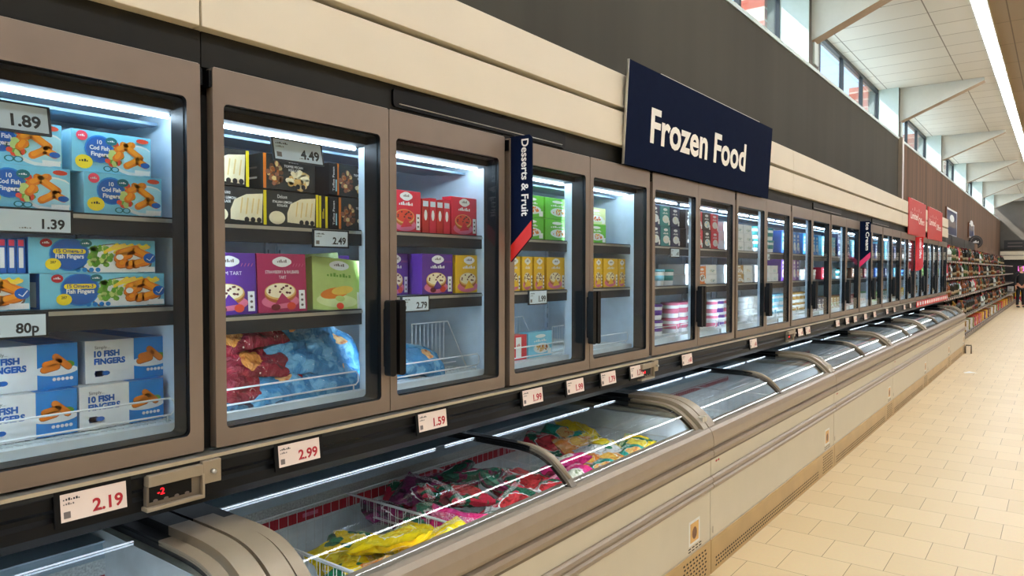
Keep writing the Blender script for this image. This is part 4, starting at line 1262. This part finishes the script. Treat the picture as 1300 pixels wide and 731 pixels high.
def bag(mat, w=0.24, h=0.19, t=0.06, seed=0, bend=0.0, label_name='frozen_food_bag'):
    """filled pillow bag lying flat: seams at both ends, lumpy fill, creases"""
    nx, ny = 26, 20
    vs, fs, uv = [], [], []
    for side in (1, -1):
        for j in range(ny + 1):
            for i in range(nx + 1):
                u, v = i / nx, j / ny
                a, c = 2 * u - 1, 2 * v - 1
                prof = max(0, (1 - abs(a) ** 3.2)) ** .62 * max(0, (1 - abs(c) ** 3.0)) ** .55
                p = Vector((u * 5 + seed * 3.1, v * 5, side * 2 + seed))
                lump = 0.75 + 0.42 * noise.noise(p * 0.9) + 0.16 * noise.noise(p * 2.6)
                z = side * t * .5 * prof * lump
                crease = 0.010 * noise.noise(Vector((u * 9 + seed, v * 4, 3.3))) * (1 - prof * .6)
                narrow = 1 - .10 * (1 - abs(a) ** 2) * (1 if abs(c) > .5 else .6) * abs(c)
                x = (a * w / 2) * (1 - .04 * c * c + .03 * noise.noise(Vector((v * 4, seed, 0))))
                y = (c * h / 2) * narrow * (1 + .05 * noise.noise(Vector((u * 4, seed, 7))))
                zz = z + crease + bend * (a * a - .3)
                vs.append((x, y, zz)); uv.append((u, v * h / w + (1 - h / w) / 2))
    N = (nx + 1) * (ny + 1)
    for s_ in range(2):
        for j in range(ny):
            for i in range(nx):
                q = s_ * N + j * (nx + 1) + i
                f = (q, q + 1, q + nx + 2, q + nx + 1)
                fs.append(f if s_ == 0 else f[::-1])
    b = MB(); b.add(vs, fs, mat, True); b.uv = uv
    # merge the rim of the two halves
    o = b.build(label_name)
    bm = bmesh.new(); bm.from_mesh(o.data); bmesh.ops.remove_doubles(bm, verts=bm.verts, dist=0.0008); bm.to_mesh(o.data); bm.free()
    o['category'] = 'frozen food bag'
    return o
def bags(mat, spots, group, w=.24, h=.19, t=.06, seed=0, bend=0.0):
    """spots: (x, y, z, rx, ry, rz, label)"""
    for i, (x, y, z, rx, ry, rz, lab) in enumerate(spots):
        if i % 3 == 0:
            pr_ = bag(mat, w, h, t, seed + i, bend)
        place(pr_, (x, y, z), lab, group, (radians(rx), radians(ry), radians(rz)))

# bags behind the second door
bags('bag_crimson', [(-1.925, 1.115, 1.215, 58, 0, 84, 'crimson bag with an orange picture at the lower left of the second door'),
                     (-1.955, 1.270, 1.270, 42, 6, 92, 'crimson bag with a pale oval logo, second from the left'),
                     (-1.985, 1.230, 1.348, 34, -8, 88, 'crimson bag on top of the red pile behind the second door'),
                     (-2.08, 1.10, 1.30, 30, 0, 80, 'crimson bag deep at the left of the second door'),
                     (-2.10, 1.555, 1.31, 50, 0, 90, 'crimson bag peeping out at the far right of the second door')], 'crimson bags', .26, .15, .085, 3)
bags('bag_blue', [(-1.925, 1.52, 1.195, 46, 0, 90, 'blue bag at the lower right of the second door'),
                  (-1.95, 1.46, 1.262, 44, 10, 86, 'light blue bag in the middle of the blue pile behind the second door'),
                  (-1.985, 1.385, 1.345, 58, -14, 96, 'light blue bag standing at the top of the blue pile'),
                  (-1.965, 1.555, 1.295, 52, 24, 90, 'light blue bag leaning at the right of the blue pile'),
                  (-1.92, 1.31, 1.190, 40, 0, 92, 'blue bag lying under the crimson bags'),
                  (-2.06, 1.48, 1.26, 30, 0, 88, 'light blue bag deeper in the blue pile')], 'light blue bags', .25, .16, .09, 9)
bags('bag_navy', [(-1.915, 1.20, 1.168, 30, 0, 90, 'dark blue bag lying low behind the wire guard of the second door'),
                  (-2.14, 1.54, 1.36, 20, 0, 88, 'dark blue bag deep behind the blue pile')], 'dark blue bags', .26, .14, .06, 21)
bags('bag_blue', [(-1.915, 1.93, 1.205, 50, 14, 92, 'blue bag with a round picture alone behind the third door'),
                  (-1.97, 1.82, 1.178, 24, 0, 88, 'blue bag lying under the one with the round picture behind the third door')], 'blue bags behind the third door', .25, .15, .08, 31)

# bags in the nearest chest
G = 'bags in the nearest chest'
bags('bag_yellow', [(-1.72, 1.60, .665, -14, -12, 40, 'bright yellow vegetable bag lying on top in the nearest basket'),
                    (-1.60, 1.69, .640, 18, -10, 70, 'bright yellow bag half hidden under the front basket wire'),
                    (-1.84, 1.50, .600, 8, 6, -20, 'small yellow bag corner under the big yellow bag')], G, .27, .20, .07, 41, .01)
bags('bag_yellow_green', [(-1.88, 1.62, .610, 0, 10, 40, 'yellow and green bag behind the bright yellow one'),
                          (-1.74, 1.71, .630, 14, 0, 100, 'green and yellow bag at the right end of the nearest basket'),
                          (-1.68, 1.46, .600, 0, 4, 15, 'green bag with a round picture at the left of the yellow basket')], G, .25, .18, .06, 51)
bags('bag_orange', [(-1.60, 1.52, .635, 6, -10, 60, 'orange bag in the front corner of the yellow basket')], G, .22, .17, .06, 57)
bags('bag_purple', [(-1.62, 1.20, .56, 0, 0, 80, 'purple bag in the narrow basket beside the lid frames'),
                    (-2.05, 1.90, .60, 10, 20, 60, 'dark purple bag against the back wall'),
                    (-1.98, 2.02, .665, 24, 10, 20, 'dark purple bag standing on the berry pile')], G, .24, .18, .07, 61)
q = random.Random(77)
bl = ['near left', 'near right', 'middle left', 'middle', 'middle right', 'far left', 'far right', 'back left', 'back right', 'front left', 'front middle', 'front right']
spots = []
for i, (x, y, z) in enumerate([(-1.62, 1.90, .62), (-1.62, 2.12, .635), (-1.78, 1.90, .63), (-1.80, 2.06, .67), (-1.74, 2.22, .665), (-1.94, 2.05, .65), (-1.95, 2.28, .67),
                               (-2.08, 2.06, .62), (-2.08, 2.26, .655), (-1.58, 1.87, .60), (-1.57, 2.04, .62), (-1.56, 2.20, .63)]):
    spots.append((x, y, z + .012, q.uniform(-26, 26), q.uniform(-28, 28), q.uniform(0, 180), f'green and purple berry bag at the {bl[i]} of the berry basket'))
bags('bag_berry', spots[0::2], G, .24, .19, .065, 71, .012)
bags('bag_berry_red', [(a, b_, c, d_, e, f_, l.replace('green and purple berry', 'green and red berry')) for a, b_, c, d_, e, f_, l in spots[1::2]], G, .24, .19, .065, 83, .012)
bags('bag_berry', [(-1.74, 1.99, .52, 0, 0, 30, 'berry bag in the lower layer'), (-1.70, 1.90, .50, 0, 0, 80, 'berry bag in the lower layer'), (-1.84, 2.13, .52, 0, 0, 140, 'berry bag in the lower layer'),
                   (-1.62, 2.08, .51, 0, 0, 20, 'berry bag in the lower layer'), (-1.96, 1.97, .50, 0, 0, 60, 'berry bag in the lower layer')], 'lower layer of berry bags', .26, .21, .09, 91)
bags('bag_white_back', [(-1.59, 2.20, .625, 12, -18, 70, 'white backed bag lying over the front of the berry basket'), (-1.57, 1.98, .632, 8, -14, 110, 'white backed bag between the berry bags and the front wire')], G, .22, .18, .05, 97)
bags('bag_pink', [(-1.76, 2.68, .675, -14, -16, 50, 'bright pink bag just right of the middle lid frame'), (-1.66, 1.845, .62, 74, 0, 8, 'bright pink pack pressed against the basket divider'),
                  (-1.62, 2.54, .660, 8, -14, 80, 'pink bag low at the front beside the middle lid frame')], G, .24, .19, .07, 101)
bags('bag_teal', [(-1.59, 2.72, .660, 6, -14, 84, 'long teal bag lying along the front rim'), (-2.06, 3.12, .690, 16, 10, 20, 'blue-green bag at the back, left of the yellow ones'),
                  (-1.60, 3.02, .668, 10, -10, 90, 'green-patched bag near the front, at the far end of the pile')], G, .22, .16, .06, 111)
bags('bag_orange', [(-1.90, 3.02, .672, 14, 0, 60, 'orange bag in the middle of the far pile'), (-1.72, 2.80, .650, -6, -10, 130, 'orange bag between the pink and teal ones'), (-1.66, 2.90, .655, 14, 0, 20, 'salmon orange bag near the front of the far pile')], G, .22, .17, .065, 121)
bags('bag_yellow', [(-1.80, 3.10, .680, 14, 12, 120, 'golden yellow bag lying across the far pile'), (-2.06, 3.27, .690, 14, 14, 80, 'yellow bag at the very back of the far pile')], G, .25, .16, .07, 131)
bags('bag_yellow_green', [(-1.66, 3.16, .675, 8, -12, 100, 'yellow and orange bag at the farthest point of the pile'), (-1.94, 3.20, .66, 0, 10, 30, 'yellow and green bag in the middle of the far pile')], G, .24, .17, .065, 141)
bags('bag_berry_red', [(-2.04, 2.96, .665, 20, 10, 30, 'red and green bag at the back, left of the blue-green one'), (-1.74, 2.92, .60, 0, 0, 80, 'dark red bag under the golden yellow one'), (-1.62, 2.38, .640, 0, -10, 100, 'red and green bag under the middle lid frame'),
                       (-1.84, 2.84, .60, 0, 0, 10, 'red and green bag under the orange ones'), (-1.80, 2.50, .62, 10, 0, 50, 'red and green bag left of the pink one'), (-1.95, 2.60, .60, 10, 0, 140, 'red and green bag behind the pink one')], G, .25, .20, .07, 151)
bags('bag_white_back', [(-1.74, 2.96, .675, 14, -10, 60, 'pale bag between the orange and the golden yellow ones'), (-1.72, 3.30, .60, 0, 0, 40, 'pale bag at the far wall of the nearest chest')], G, .22, .17, .06, 171)
bags('bag_yellow', [(-1.60, 6.32, .63, 0, -10, 90, 'yellow bag near the front of the third chest'), (-1.64, 6.55, .62, 0, -10, 60, 'yellow bag behind the front one in the third chest'), (-1.72, 6.43, .60, 0, 0, 20, 'yellow bag under the pair in the third chest')], 'yellow bags in the third chest', .24, .18, .07, 161)
# ------------------------------------------------------------------ stock in the farther upright freezers
def tub(r, h, m1, m2, name='ice_cream_tub'):
    b = MB(); T = Matrix.Translation((-r, r, 0))
    b.lathe([(r * .82, 0), (r * .86, .004), (r * .95, h * .82), (r * .95, h * .83)], m1, 16, T)
    b.lathe([(r, h * .83), (r, h * .97), (r * .94, h)], m2, 16, T)
    b.lathe([(r * .925, h * .30), (r * .955, h * .62)], m2, 16, T)
    o = b.build(name); o['category'] = 'tub'
    return o
PT = {}
def kind_of(key):
    if key in PT: return PT[key]
    typ, c1, c2 = key
    if typ == 'box': o = plain_box(.125, .115, .16, c1, c2, 'cream2', seed=len(PT) + 20)
    elif typ == 'tall': o = plain_box(.095, .185, .14, c1, c2, 'cream2', seed=len(PT) + 20)
    elif typ == 'flat': o = plain_box(.18, .062, .18, c1, c2, 'cream2', seed=len(PT) + 20)
    else: o = tub(.058, .095, c1, c2)
    PT[key] = o
    return o
WID = dict(box=.133, tall=.102, flat=.188, tub=.124)
HGT = dict(box=.116, tall=.186, flat=.063, tub=.096)
NAMES = dict(box='box', tall='tall box', flat='flat box', tub='tub')
CN = dict(tealbox='teal', whitebox='white', blackbox='black', orangebox='orange', brownbox='brown', gold='gold', purple='purple', pink='pink', bluebox='blue', navybox='navy',
          redbox='red', rosebox='rose', greenbox='green', yelbox='yellow', dkred='dark red', olive='olive', cyanblue='bright blue', lilac='lilac', carton='off-white', sky='pale blue')
STOCK = {  # unit: levels bottom, middle, top -> (left door list, right door list), stack
    2: ([[('tub', 'whitebox', 'purple')], [('tub', 'whitebox', 'rosebox')]], [[('tub', 'whitebox', 'sky'), ('tub', 'whitebox', 'tealbox')], [('flat', 'whitebox', 'tealbox'), ('box', 'orangebox', 'brownbox')]], [[('box', 'tealbox', 'whitebox'), ('box', 'navybox', 'whitebox')], [('box', 'blackbox', 'sky'), ('box', 'redbox', 'whitebox')]]),
    3: ([[('tub', 'rosebox', 'whitebox'), ('tub', 'purple', 'whitebox')], [('tub', 'whitebox', 'carton')]], [[('flat', 'carton', 'gold'), ('flat', 'gold', 'brownbox')], [('flat', 'whitebox', 'sky')]], [[('flat', 'whitebox', 'tealbox')], [('tub', 'carton', 'tealbox')]]),
    4: ([[('tub', 'whitebox', 'sky')], [('tub', 'whitebox', 'gold')]], [[('tall', 'purple', 'pink'), ('tall', 'lilac', 'whitebox')], [('tub', 'whitebox', 'whitebox')]], [[('tall', 'bluebox', 'sky'), ('tall', 'cyanblue', 'whitebox')], [('tall', 'cyanblue', 'sky')]]),
    5: ([[('box', 'navybox', 'gold')], [('box', 'gold', 'greenbox')]], [[('box', 'redbox', 'rosebox'), ('box', 'sky', 'whitebox')], [('tub', 'whitebox', 'tealbox')]], [[('tall', 'sky', 'redbox')], [('box', 'navybox', 'sky')]]),
    6: ([[('box', 'dkred', 'rosebox')], [('box', 'carton', 'redbox')]], [[('box', 'brownbox', 'orangebox')], [('box', 'dkred', 'gold')]], [[('tall', 'sky', 'bluebox')], [('tall', 'bluebox', 'whitebox')]]),
    7: ([[('box', 'greenbox', 'yelbox')], [('box', 'tealbox', 'gold')]], [[('box', 'bluebox', 'sky')], [('box', 'navybox', 'whitebox')]], [[('tall', 'navybox', 'yelbox')], [('box', 'sky', 'bluebox')]]),
    8: ([[('box', 'gold', 'carton')], [('box', 'yelbox', 'greenbox')]], [[('box', 'sky', 'whitebox')], [('tub', 'sky', 'bluebox')]], [[('tall', 'navybox', 'rosebox')], [('tall', 'blackbox', 'carton')]]),
    9: ([[('box', 'yelbox', 'orangebox')], [('box', 'carton', 'gold')]], [[('box', 'blackbox', 'gold')], [('box', 'navybox', 'carton')]], [[('tub', 'carton', 'blackbox')], [('box', 'whitebox', 'navybox')]]),
    10: ([[('box', 'gold', 'yelbox')], [('box', 'dkred', 'carton')]], [[('box', 'greenbox', 'blackbox')], [('box', 'tealbox', 'carton')]], [[('tub', 'carton', 'carton')], [('box', 'blackbox', 'carton')]]),
    11: ([[('box', 'orangebox', 'dkred')], [('box', 'yelbox', 'carton')]], [[('box', 'navybox', 'orangebox')], [('box', 'greenbox', 'carton')]], [[('box', 'carton', 'tealbox')], [('tub', 'carton', 'redbox')]])}
place_names = {2: 'under the left half of Frozen Food', 3: 'under the right end of Frozen Food', 4: 'just right of Frozen Food sign', 5: 'left of the Ice Cream banner',
               6: 'right of the Ice Cream banner', 7: 'second right of the Ice Cream banner', 8: 'left of the red banner', 9: 'right of the red banner', 10: 'last but one in the row', 11: 'at the end of the row'}
for k, lv in STOCK.items():
    for li, doors in enumerate(lv):
        z = (1.1525, 1.4576, 1.6866)[li]
        room_ = (.22, .175, .24)[li]
        for h in (0, 1):
            keys = doors[h]
            y = 0.985 + 1.25 * k + (0.025 if h == 0 else 0.635)
            yend = y + .606
            i = 0
            while True:
                key = keys[i % len(keys)]
                wd, hg = WID[key[0]], HGT[key[0]]
                if y + wd > yend: break
                n = max(1, min(3, int(room_ / (hg + .001))))
                n = min(n, 2 if key[0] != 'flat' else 3)
                for s_ in range(n):
                    place(kind_of(key), (XP + (.056 if k > 1 and li else 0) - (.012 if li == 0 else 0) - .004 * s_, y, z + s_ * (hg + .0008)),
                          f'{CN[key[1]]} and {CN[key[2]]} {NAMES[key[0]]}, {["bottom", "middle", "top"][li]} level, {place_names[k]}',
                          f'{CN[key[1]]} and {CN[key[2]]} {NAMES[key[0]]} packs, {["bottom", "middle", "top"][li]} level, freezer {place_names[k]}')
                y += wd; i += 1

# ------------------------------------------------------------------ bottle shelving beyond the freezers
BW = 2.62
bnames = ['first bottle shelving bay, right beside the last freezer', 'second bottle shelving bay, under the near poster', 'third bottle shelving bay past the freezers', 'fourth bottle shelving bay, under the far poster',
          'fifth bottle shelving bay past the freezers', 'sixth bottle shelving bay', 'seventh bottle shelving bay', 'eighth bottle shelving bay', 'ninth bottle shelving bay, deep in the shop', 'last bottle shelving bay before the far wall']
LV = [(0.13, -1.66), (0.50, -1.74), (0.97, -1.80), (1.38, -1.84), (1.74, -1.86)]
for i in range(10):
    y = 16.05 + i * (BW + .01)
    root = empty('bottle_shelving', (0, y, 0), bnames[i], 'shelving', 'bottle shelving bays')
    b = MB(); b.box(-2.40, -2.37, 0, BW, 0, 2.15, 'black_soft'); b.build('back_panel', root)
    for yy in (0.0, BW - .03):
        b = MB(); b.box(-2.37, -2.33, yy, yy + .03, 0, 2.2, 'black_soft'); b.box(-2.33, -1.70, yy, yy + .03, 0, .12, 'black_soft'); b.build('upright', root)
    for z, x in LV:
        b = MB(); b.box(-2.33, x, .0, BW, z - .025, z, 'rim_dark'); b.box(x, x + .012, 0, BW, z - .045, z + .004, 'header_dark')
        for j in range(8):
            yy = .1 + j * .32; b.box(x + .012, x + .015, yy, yy + .11, z - .042, z - .004, 'paper')
        b.build('shelf', root)
    b = MB(); b.box(-1.70, -1.68, 0, BW, 0, .085, 'rim_dark'); b.build('plinth', root)
    if i < 6:
        b = MB(); b.box(-1.98, -1.94, .02, BW - .02, 2.10, 2.32 - .01 * i, 'blackbox' if i < 3 else 'wood_slats'); b.box(-2.34, -1.98, .02, .05, 2.12, 2.16, 'black_soft'); b.build('header_board', root)
def bottle(m1, m2, m3, kind=0, l0=.05, l1=.125):
    b = MB()
    if kind == 0: pr = [(.034, 0), (.037, .006), (.037, .185), (.030, .215), (.014, .235), (.0135, .275)]
    elif kind == 1: pr = [(.040, 0), (.043, .006), (.043, .150), (.030, .185), (.015, .205), (.0145, .270)]
    else: pr = [(.044, 0), (.046, .006), (.040, .12), (.044, .17), (.022, .205), (.016, .22), (.016, .25)]
    b.lathe(pr, m1, 12); b.lathe([(pr[1][0] + .0008, l0), (pr[1][0] + .0008, l1)], m2, 12); b.lathe([(pr[-1][0] + .001, pr[-1][1] - .03), (pr[-1][0] + .001, pr[-1][1] + .006)], m3, 10)
    o = b.build('bottle'); o['category'] = 'bottle'
    return o
M('label_dull', (150, 132, 98), 0.6); M('wine_dark', (18, 22, 16), 0.12); M('glass_green', (40, 74, 30), 0.12); M('spirit_amber', (112, 56, 20), 0.12); M('clear_pale', (196, 206, 204), 0.1); M('rose_wine', (196, 70, 84), 0.15)
BP = [('dark', bottle('wine_dark', 'label_dull', 'dkred', 0, .04, .095)), ('green', bottle('glass_green', 'label_dull', 'gold', 0, .06, .12)), ('amber', bottle('spirit_amber', 'blackbox', 'brownbox', 1, .05, .11)),
      ('pale', bottle('clear_pale', 'ink_soft', 'redbox', 1, .07, .12)), ('rose', bottle('rose_wine', 'carton', 'rosebox', 0, .03, .07)), ('orange', bottle('spirit_amber', 'label_dull', 'gold', 2, .08, .12)), ('red-labelled dark', bottle('wine_dark', 'dkred', 'blackbox', 0, .03, .11))]
q = random.Random(5)
TN = {0: 'lowest', 1: 'second', 2: 'third', 3: 'fourth', 4: 'top'}
for li in (1, 2, 3, 4):
    z, x = LV[li]
    y = 16.2; n = 0
    while y < 42 and n < 66:
        t = (y - 16.2) / 26
        nm, pr = BP[[0, 6, 2, 0, 0, 3, 1, 0, 5, 0][int(y * 1.3 + li * 3) % 10] if q.random() < .85 else q.randrange(7)]
        place(pr, (x - .07 - .05 * q.random(), y, z + .001), f'{nm} bottle on the {TN[li]} tier of the shelving past the freezers', f'{nm} bottles on the {TN[li]} tier', scale=q.uniform(1.05, 1.36))
        y += .15 + .55 * t; n += 1
    y = 16.3; n = 0
CP = []
for c1, c2 in (('olive', 'yelbox'), ('gold', 'carton'), ('yelbox', 'olive'), ('redbox', 'carton'), ('carton', 'gold'), ('dkred', 'gold'), ('orangebox', 'yelbox')):
    CP.append((CN[c1], plain_box(.24, .24, .3, c1, c2, 'carton', name='carton', seed=3)))
    CP[-1][1]['category'] = 'carton'
y = 16.15; i = 0
while y < 40:
    nm, pr = CP[(i * 3 + i // 4) % 7]
    place(pr, (-1.70, y, .131), f'{nm} carton on the lowest tier of the bottle shelving', f'{nm} cartons on the lowest tier')
    y += .26 + .02 * i; i += 1

# round black sign and posters on the boards above
root = empty('round_sign', (-1.99, 24.9, 2.36), 'round black sign with pale rim above the bottle shelves', 'sign')
b = MB(); T = Matrix.Rotation(radians(-60), 4, 'Z') @ Matrix.Rotation(pi / 2, 4, 'Y'); b.lathe([(.17, -.02), (.19, -.015), (.19, .015), (.17, .02)], 'blackbox', 28, T); b.build('disc', root)
T = Matrix.Rotation(radians(-60), 4, 'Z') @ Matrix.Translation((.021, 0, 0)); b = MB(); b.ell(0, 0, .15, .15, 'ink_soft', 1, 24, T=T); b.ell(0, 0, .14, .14, 'blackbox', 2, 24, T=T); b.scrib(0, -.03, .16, .07, 'carton', 3, 5, T); b.build('lettering', root)
for (ya, yb, za, zb, lab) in ((22.1, 24.5, 2.47, 3.22, 'near framed grey poster on the boards above the bottles'), (27.9, 29.7, 2.62, 3.10, 'far framed grey poster on the boards above the bottles')):
    root = empty('poster', (-2.445, ya, za), lab, 'poster', 'framed posters above the bottles')
    b = MB(); b.box(0, .02, 0, yb - ya, 0, zb - za, 'carton'); b.box(.0, .035, -.12, 0, 0, zb - za, 'brownbox'); b.build('frame', root)
    b = MB(); T = Matrix.Translation((.0205, 0, 0)); b.rect(.1, .05, yb - ya - .1, zb - za - .05, 'navybox', 1, T)
    b.rect(.3, .25, yb - ya - .3, .45, 'ink_soft', 2, T); b.ell((yb - ya) / 2, .5, .5, .1, 'carton', 2.5, 14, T=T); b.build('print', root)

# far wall: cream lintel band, black signs, pink lit sign, stacked goods
b = MB(); b.box(-2.4, XR, 42.9, 43.2, 2.05, 2.24, 'cream'); b.box(-2.4, XR, 42.9, 43.2, 2.27, 2.46, 'cream'); struct(b, 'trim_5')
b = MB(); b.box(-2.44, XR, 43.2, 43.3, 0, 2.05, 'blackbox'); struct(b, 'trim_6')
b = MB(); b.box(-2.25, -1.35, 42.96, 43.0, 2.55, 3.00, 'blackbox'); T = Matrix.Translation((-1.8, 42.955, 0)) @ Matrix.Rotation(-pi / 2, 4, 'Z')
b.rect(-.3, 2.84, .3, 2.88, 'ink_soft', 1, T); b.rect(-.3, 2.68, .3, 2.72, 'ink_soft', 1, T)
o = b.build('wall_sign'); tag(o, 'black panel with two grey lines above the cream lintel at the far end', 'sign')
root = empty('lit_sign', (-1.25, 42.6, 1.60), 'small glowing pink sign at the far end of the shop', 'sign')
b = MB(); b.box(-.42, .42, -.05, .05, -.14, .14, 'blackbox'); b.build('housing', root)
b = MB(); b.box(-.40, .40, -.058, -.051, -.12, .12, 'sign_pink'); b.build('lit_panel', root)
for j, (x, y, z) in enumerate(((-2.05, 42.4, 0), (-1.75, 42.4, 0), (-1.45, 42.4, 0), (-2.05, 42.4, .25), (-1.75, 42.4, .25), (-2.05, 42.4, .50), (-1.45, 42.4, .25), (-1.75, 42.4, .5))):
    nm, pr = CP[(j * 2 + 1) % 7]
    place(pr, (x, y, z + .001), f'{nm} carton in the pile at the far end of the aisle', f'{nm} cartons in the far pile', (0, 0, -pi / 2))

# ------------------------------------------------------------------ the shopper standing far down the aisle
def skin(name, verts, edges, radii, mat, parent=None, root=0, sub=1):
    me = bpy.data.meshes.new(name); me.from_pydata(verts, edges, []); me.update()
    o = bpy.data.objects.new(name, me); COL.objects.link(o)
    md = o.modifiers.new('skin', 'SKIN'); md.use_smooth_shade = True
    for i, r in enumerate(radii):
        rr = r if isinstance(r, tuple) else (r, r)
        me.skin_vertices[0].data[i].radius = rr
    me.skin_vertices[0].data[root].use_root = True
    s_ = o.modifiers.new('sub', 'SUBSURF'); s_.levels = sub; s_.render_levels = sub
    me.materials.append(MATS[mat])
    if parent: o.parent = parent
    return o
M('skin', (206, 150, 124), 0.5); M('hair', (52, 38, 30), 0.6); M('coat', (18, 19, 24), 0.75); M('trousers', (22, 24, 30), 0.8); M('shoe', (14, 13, 13), 0.4)
root = empty('person', (-1.30, 36.0, 0), 'person in dark coat and dark trousers standing far down the aisle', 'person', None, radians(-150))
V, E_, Rr = [], [], []
def vtx(p, r, par=None):
    V.append(p); Rr.append(r)
    if par is not None: E_.append((par, len(V) - 1))
    return len(V) - 1
pel = vtx((0, 0, .93), (.155, .105))
wai = vtx((0, 0, 1.08), (.135, .095), pel); che = vtx((0, -.01, 1.27), (.165, .11), wai); sho = vtx((0, 0, 1.40), (.11, .075), che)
nek = vtx((0, .0, 1.47), .052, sho); hd0 = vtx((0, .01, 1.54), (.066, .075), nek); hd1 = vtx((0, .01, 1.62), (.078, .092), hd0); hd2 = vtx((0, -.0, 1.69), (.055, .065), hd1)
nose = vtx((0, .098, 1.595), .012, hd1)
for s_ in (-1, 1):
    vtx((s_ * .079, 0, 1.60), .014, hd1)
    a = vtx((s_ * .175, 0, 1.39), .055, sho); a2 = vtx((s_ * .225, .01, 1.11), .041, a); a3 = vtx((s_ * .235, .09, .89), .029, a2)
    hnd = vtx((s_ * .235, .115, .82), (.026, .016), a3)
    for f_, (dx, ln) in enumerate(((-.026, .062), (-.009, .072), (.009, .068), (.026, .052))):
        k1 = vtx((s_ * .235 + dx * .4, .120 + dx, .775), .0095, hnd); k2 = vtx((s_ * .233 + dx * .4, .118 + dx * 1.1, .775 - ln * .55), .0085, k1); vtx((s_ * .226 + dx * .4, .108 + dx, .775 - ln), .0075, k2)
    t1 = vtx((s_ * .212, .135, .80), .0105, hnd); vtx((s_ * .200, .142, .765), .009, t1)
    l1 = vtx((s_ * .095, 0, .84), .088, pel); l2 = vtx((s_ * .105, .015, .48), .056, l1); l3 = vtx((s_ * .110, -.01, .10), .038, l2); l4 = vtx((s_ * .115, .10, .045), (.036, .026), l3)
skin('body', V, E_, Rr, 'skin', root)
V, E_, Rr = [], [], []
a0 = vtx((0, 0, .80), (.175, .125)); a1 = vtx((0, 0, 1.08), (.155, .115), a0); a2 = vtx((0, -.01, 1.27), (.185, .13), a1); a3 = vtx((0, 0, 1.41), (.125, .088), a2); vtx((0, 0, 1.47), .066, a3)
for s_ in (-1, 1):
    b1 = vtx((s_ * .178, 0, 1.39), .070, a3); b2 = vtx((s_ * .228, .01, 1.11), .056, b1); vtx((s_ * .236, .085, .90), .044, b2)
skin('coat', V, E_, Rr, 'coat', root)
for s_ in (-1, 1): pass
V, E_, Rr = [], [], []
p0 = vtx((0, 0, .90), (.160, .112))
for s_ in (-1, 1):
    l1 = vtx((s_ * .095, 0, .80), .098, p0); l2 = vtx((s_ * .105, .015, .48), .068, l1); vtx((s_ * .110, -.01, .08), .056, l2)
skin('trousers', V, E_, Rr, 'trousers', root)
for s_ in (-1, 1):
    V, E_, Rr = [], [], []
    c0 = vtx((s_ * .112, -.03, .048), .044); c1 = vtx((s_ * .115, .07, .042), (.045, .038), c0); vtx((s_ * .118, .17, .034), (.040, .028), c1)
    skin('shoe', V, E_, Rr, 'shoe', root)
V, E_, Rr = [], [], []
h0 = vtx((0, -.03, 1.58), (.080, .070)); h1 = vtx((0, -.015, 1.665), (.084, .092), h0); vtx((0, -.005, 1.715), (.052, .06), h1)
skin('hair', V, E_, Rr, 'hair', root)

# small steel guard at the foot of the last chest, and a scrap of paper on the tiles
b = MB(); b.tube([(0, 0, 0), (0, 0, .13), (0, .03, .15), (.09, .03, .15), (.09, 0, .13), (.09, 0, 0)], .012, 'rim_dark', 8)
o = b.build('floor_guard'); o.location = (-1.38, 15.62, 0.0); tag(o, 'small steel hoop on the floor at the end of the chest freezers', 'floor guard')
b = MB(); b.add([(0, 0, .002), (.10, .02, .012), (.16, .12, .003), (.05, .11, .022), (-.02, .06, .004)], [(0, 1, 3), (1, 2, 3), (0, 3, 4)], 'white', True)
o = b.build('paper_scrap'); o.location = (-1.12, 12.6, 0.0); tag(o, 'white scrap of paper lying on the floor tiles near the chests', 'litter')
# ------------------------------------------------------------------ world and sun
w = bpy.data.worlds.new('sky'); S.world = w; w.use_nodes = True
nt = w.node_tree
bg = nt.nodes['Background']
sky = nt.nodes.new('ShaderNodeTexSky'); sky.sky_type = 'NISHITA'; sky.sun_disc = False
sky.sun_elevation = radians(48); sky.sun_rotation = radians(240)
nt.links.new(sky.outputs[0], bg.inputs[0]); bg.inputs[1].default_value = 0.6
sl = bpy.data.lights.new('sun', 'SUN'); sl.energy = 11.0; sl.angle = radians(0.6); sl.color = (1.0, 0.95, 0.86)
so = bpy.data.objects.new('sun', sl); COL.objects.link(so)
d = Vector((0.70, 0.42, -0.78)).normalized()
so.rotation_euler = d.to_track_quat('-Z', 'Y').to_euler()

S.view_settings.view_transform = 'Standard'
S.view_settings.look = 'None'
S.view_settings.gamma = 1
S.view_settings.use_curve_mapping = False
S.view_settings.exposure = 0.0
S.cycles.use_denoising = True
S.cycles.max_bounces = 10
S.cycles.transparent_max_bounces = 24
S.cycles.diffuse_bounces = 4
S.cycles.caustics_reflective = False
S.cycles.caustics_refractive = False
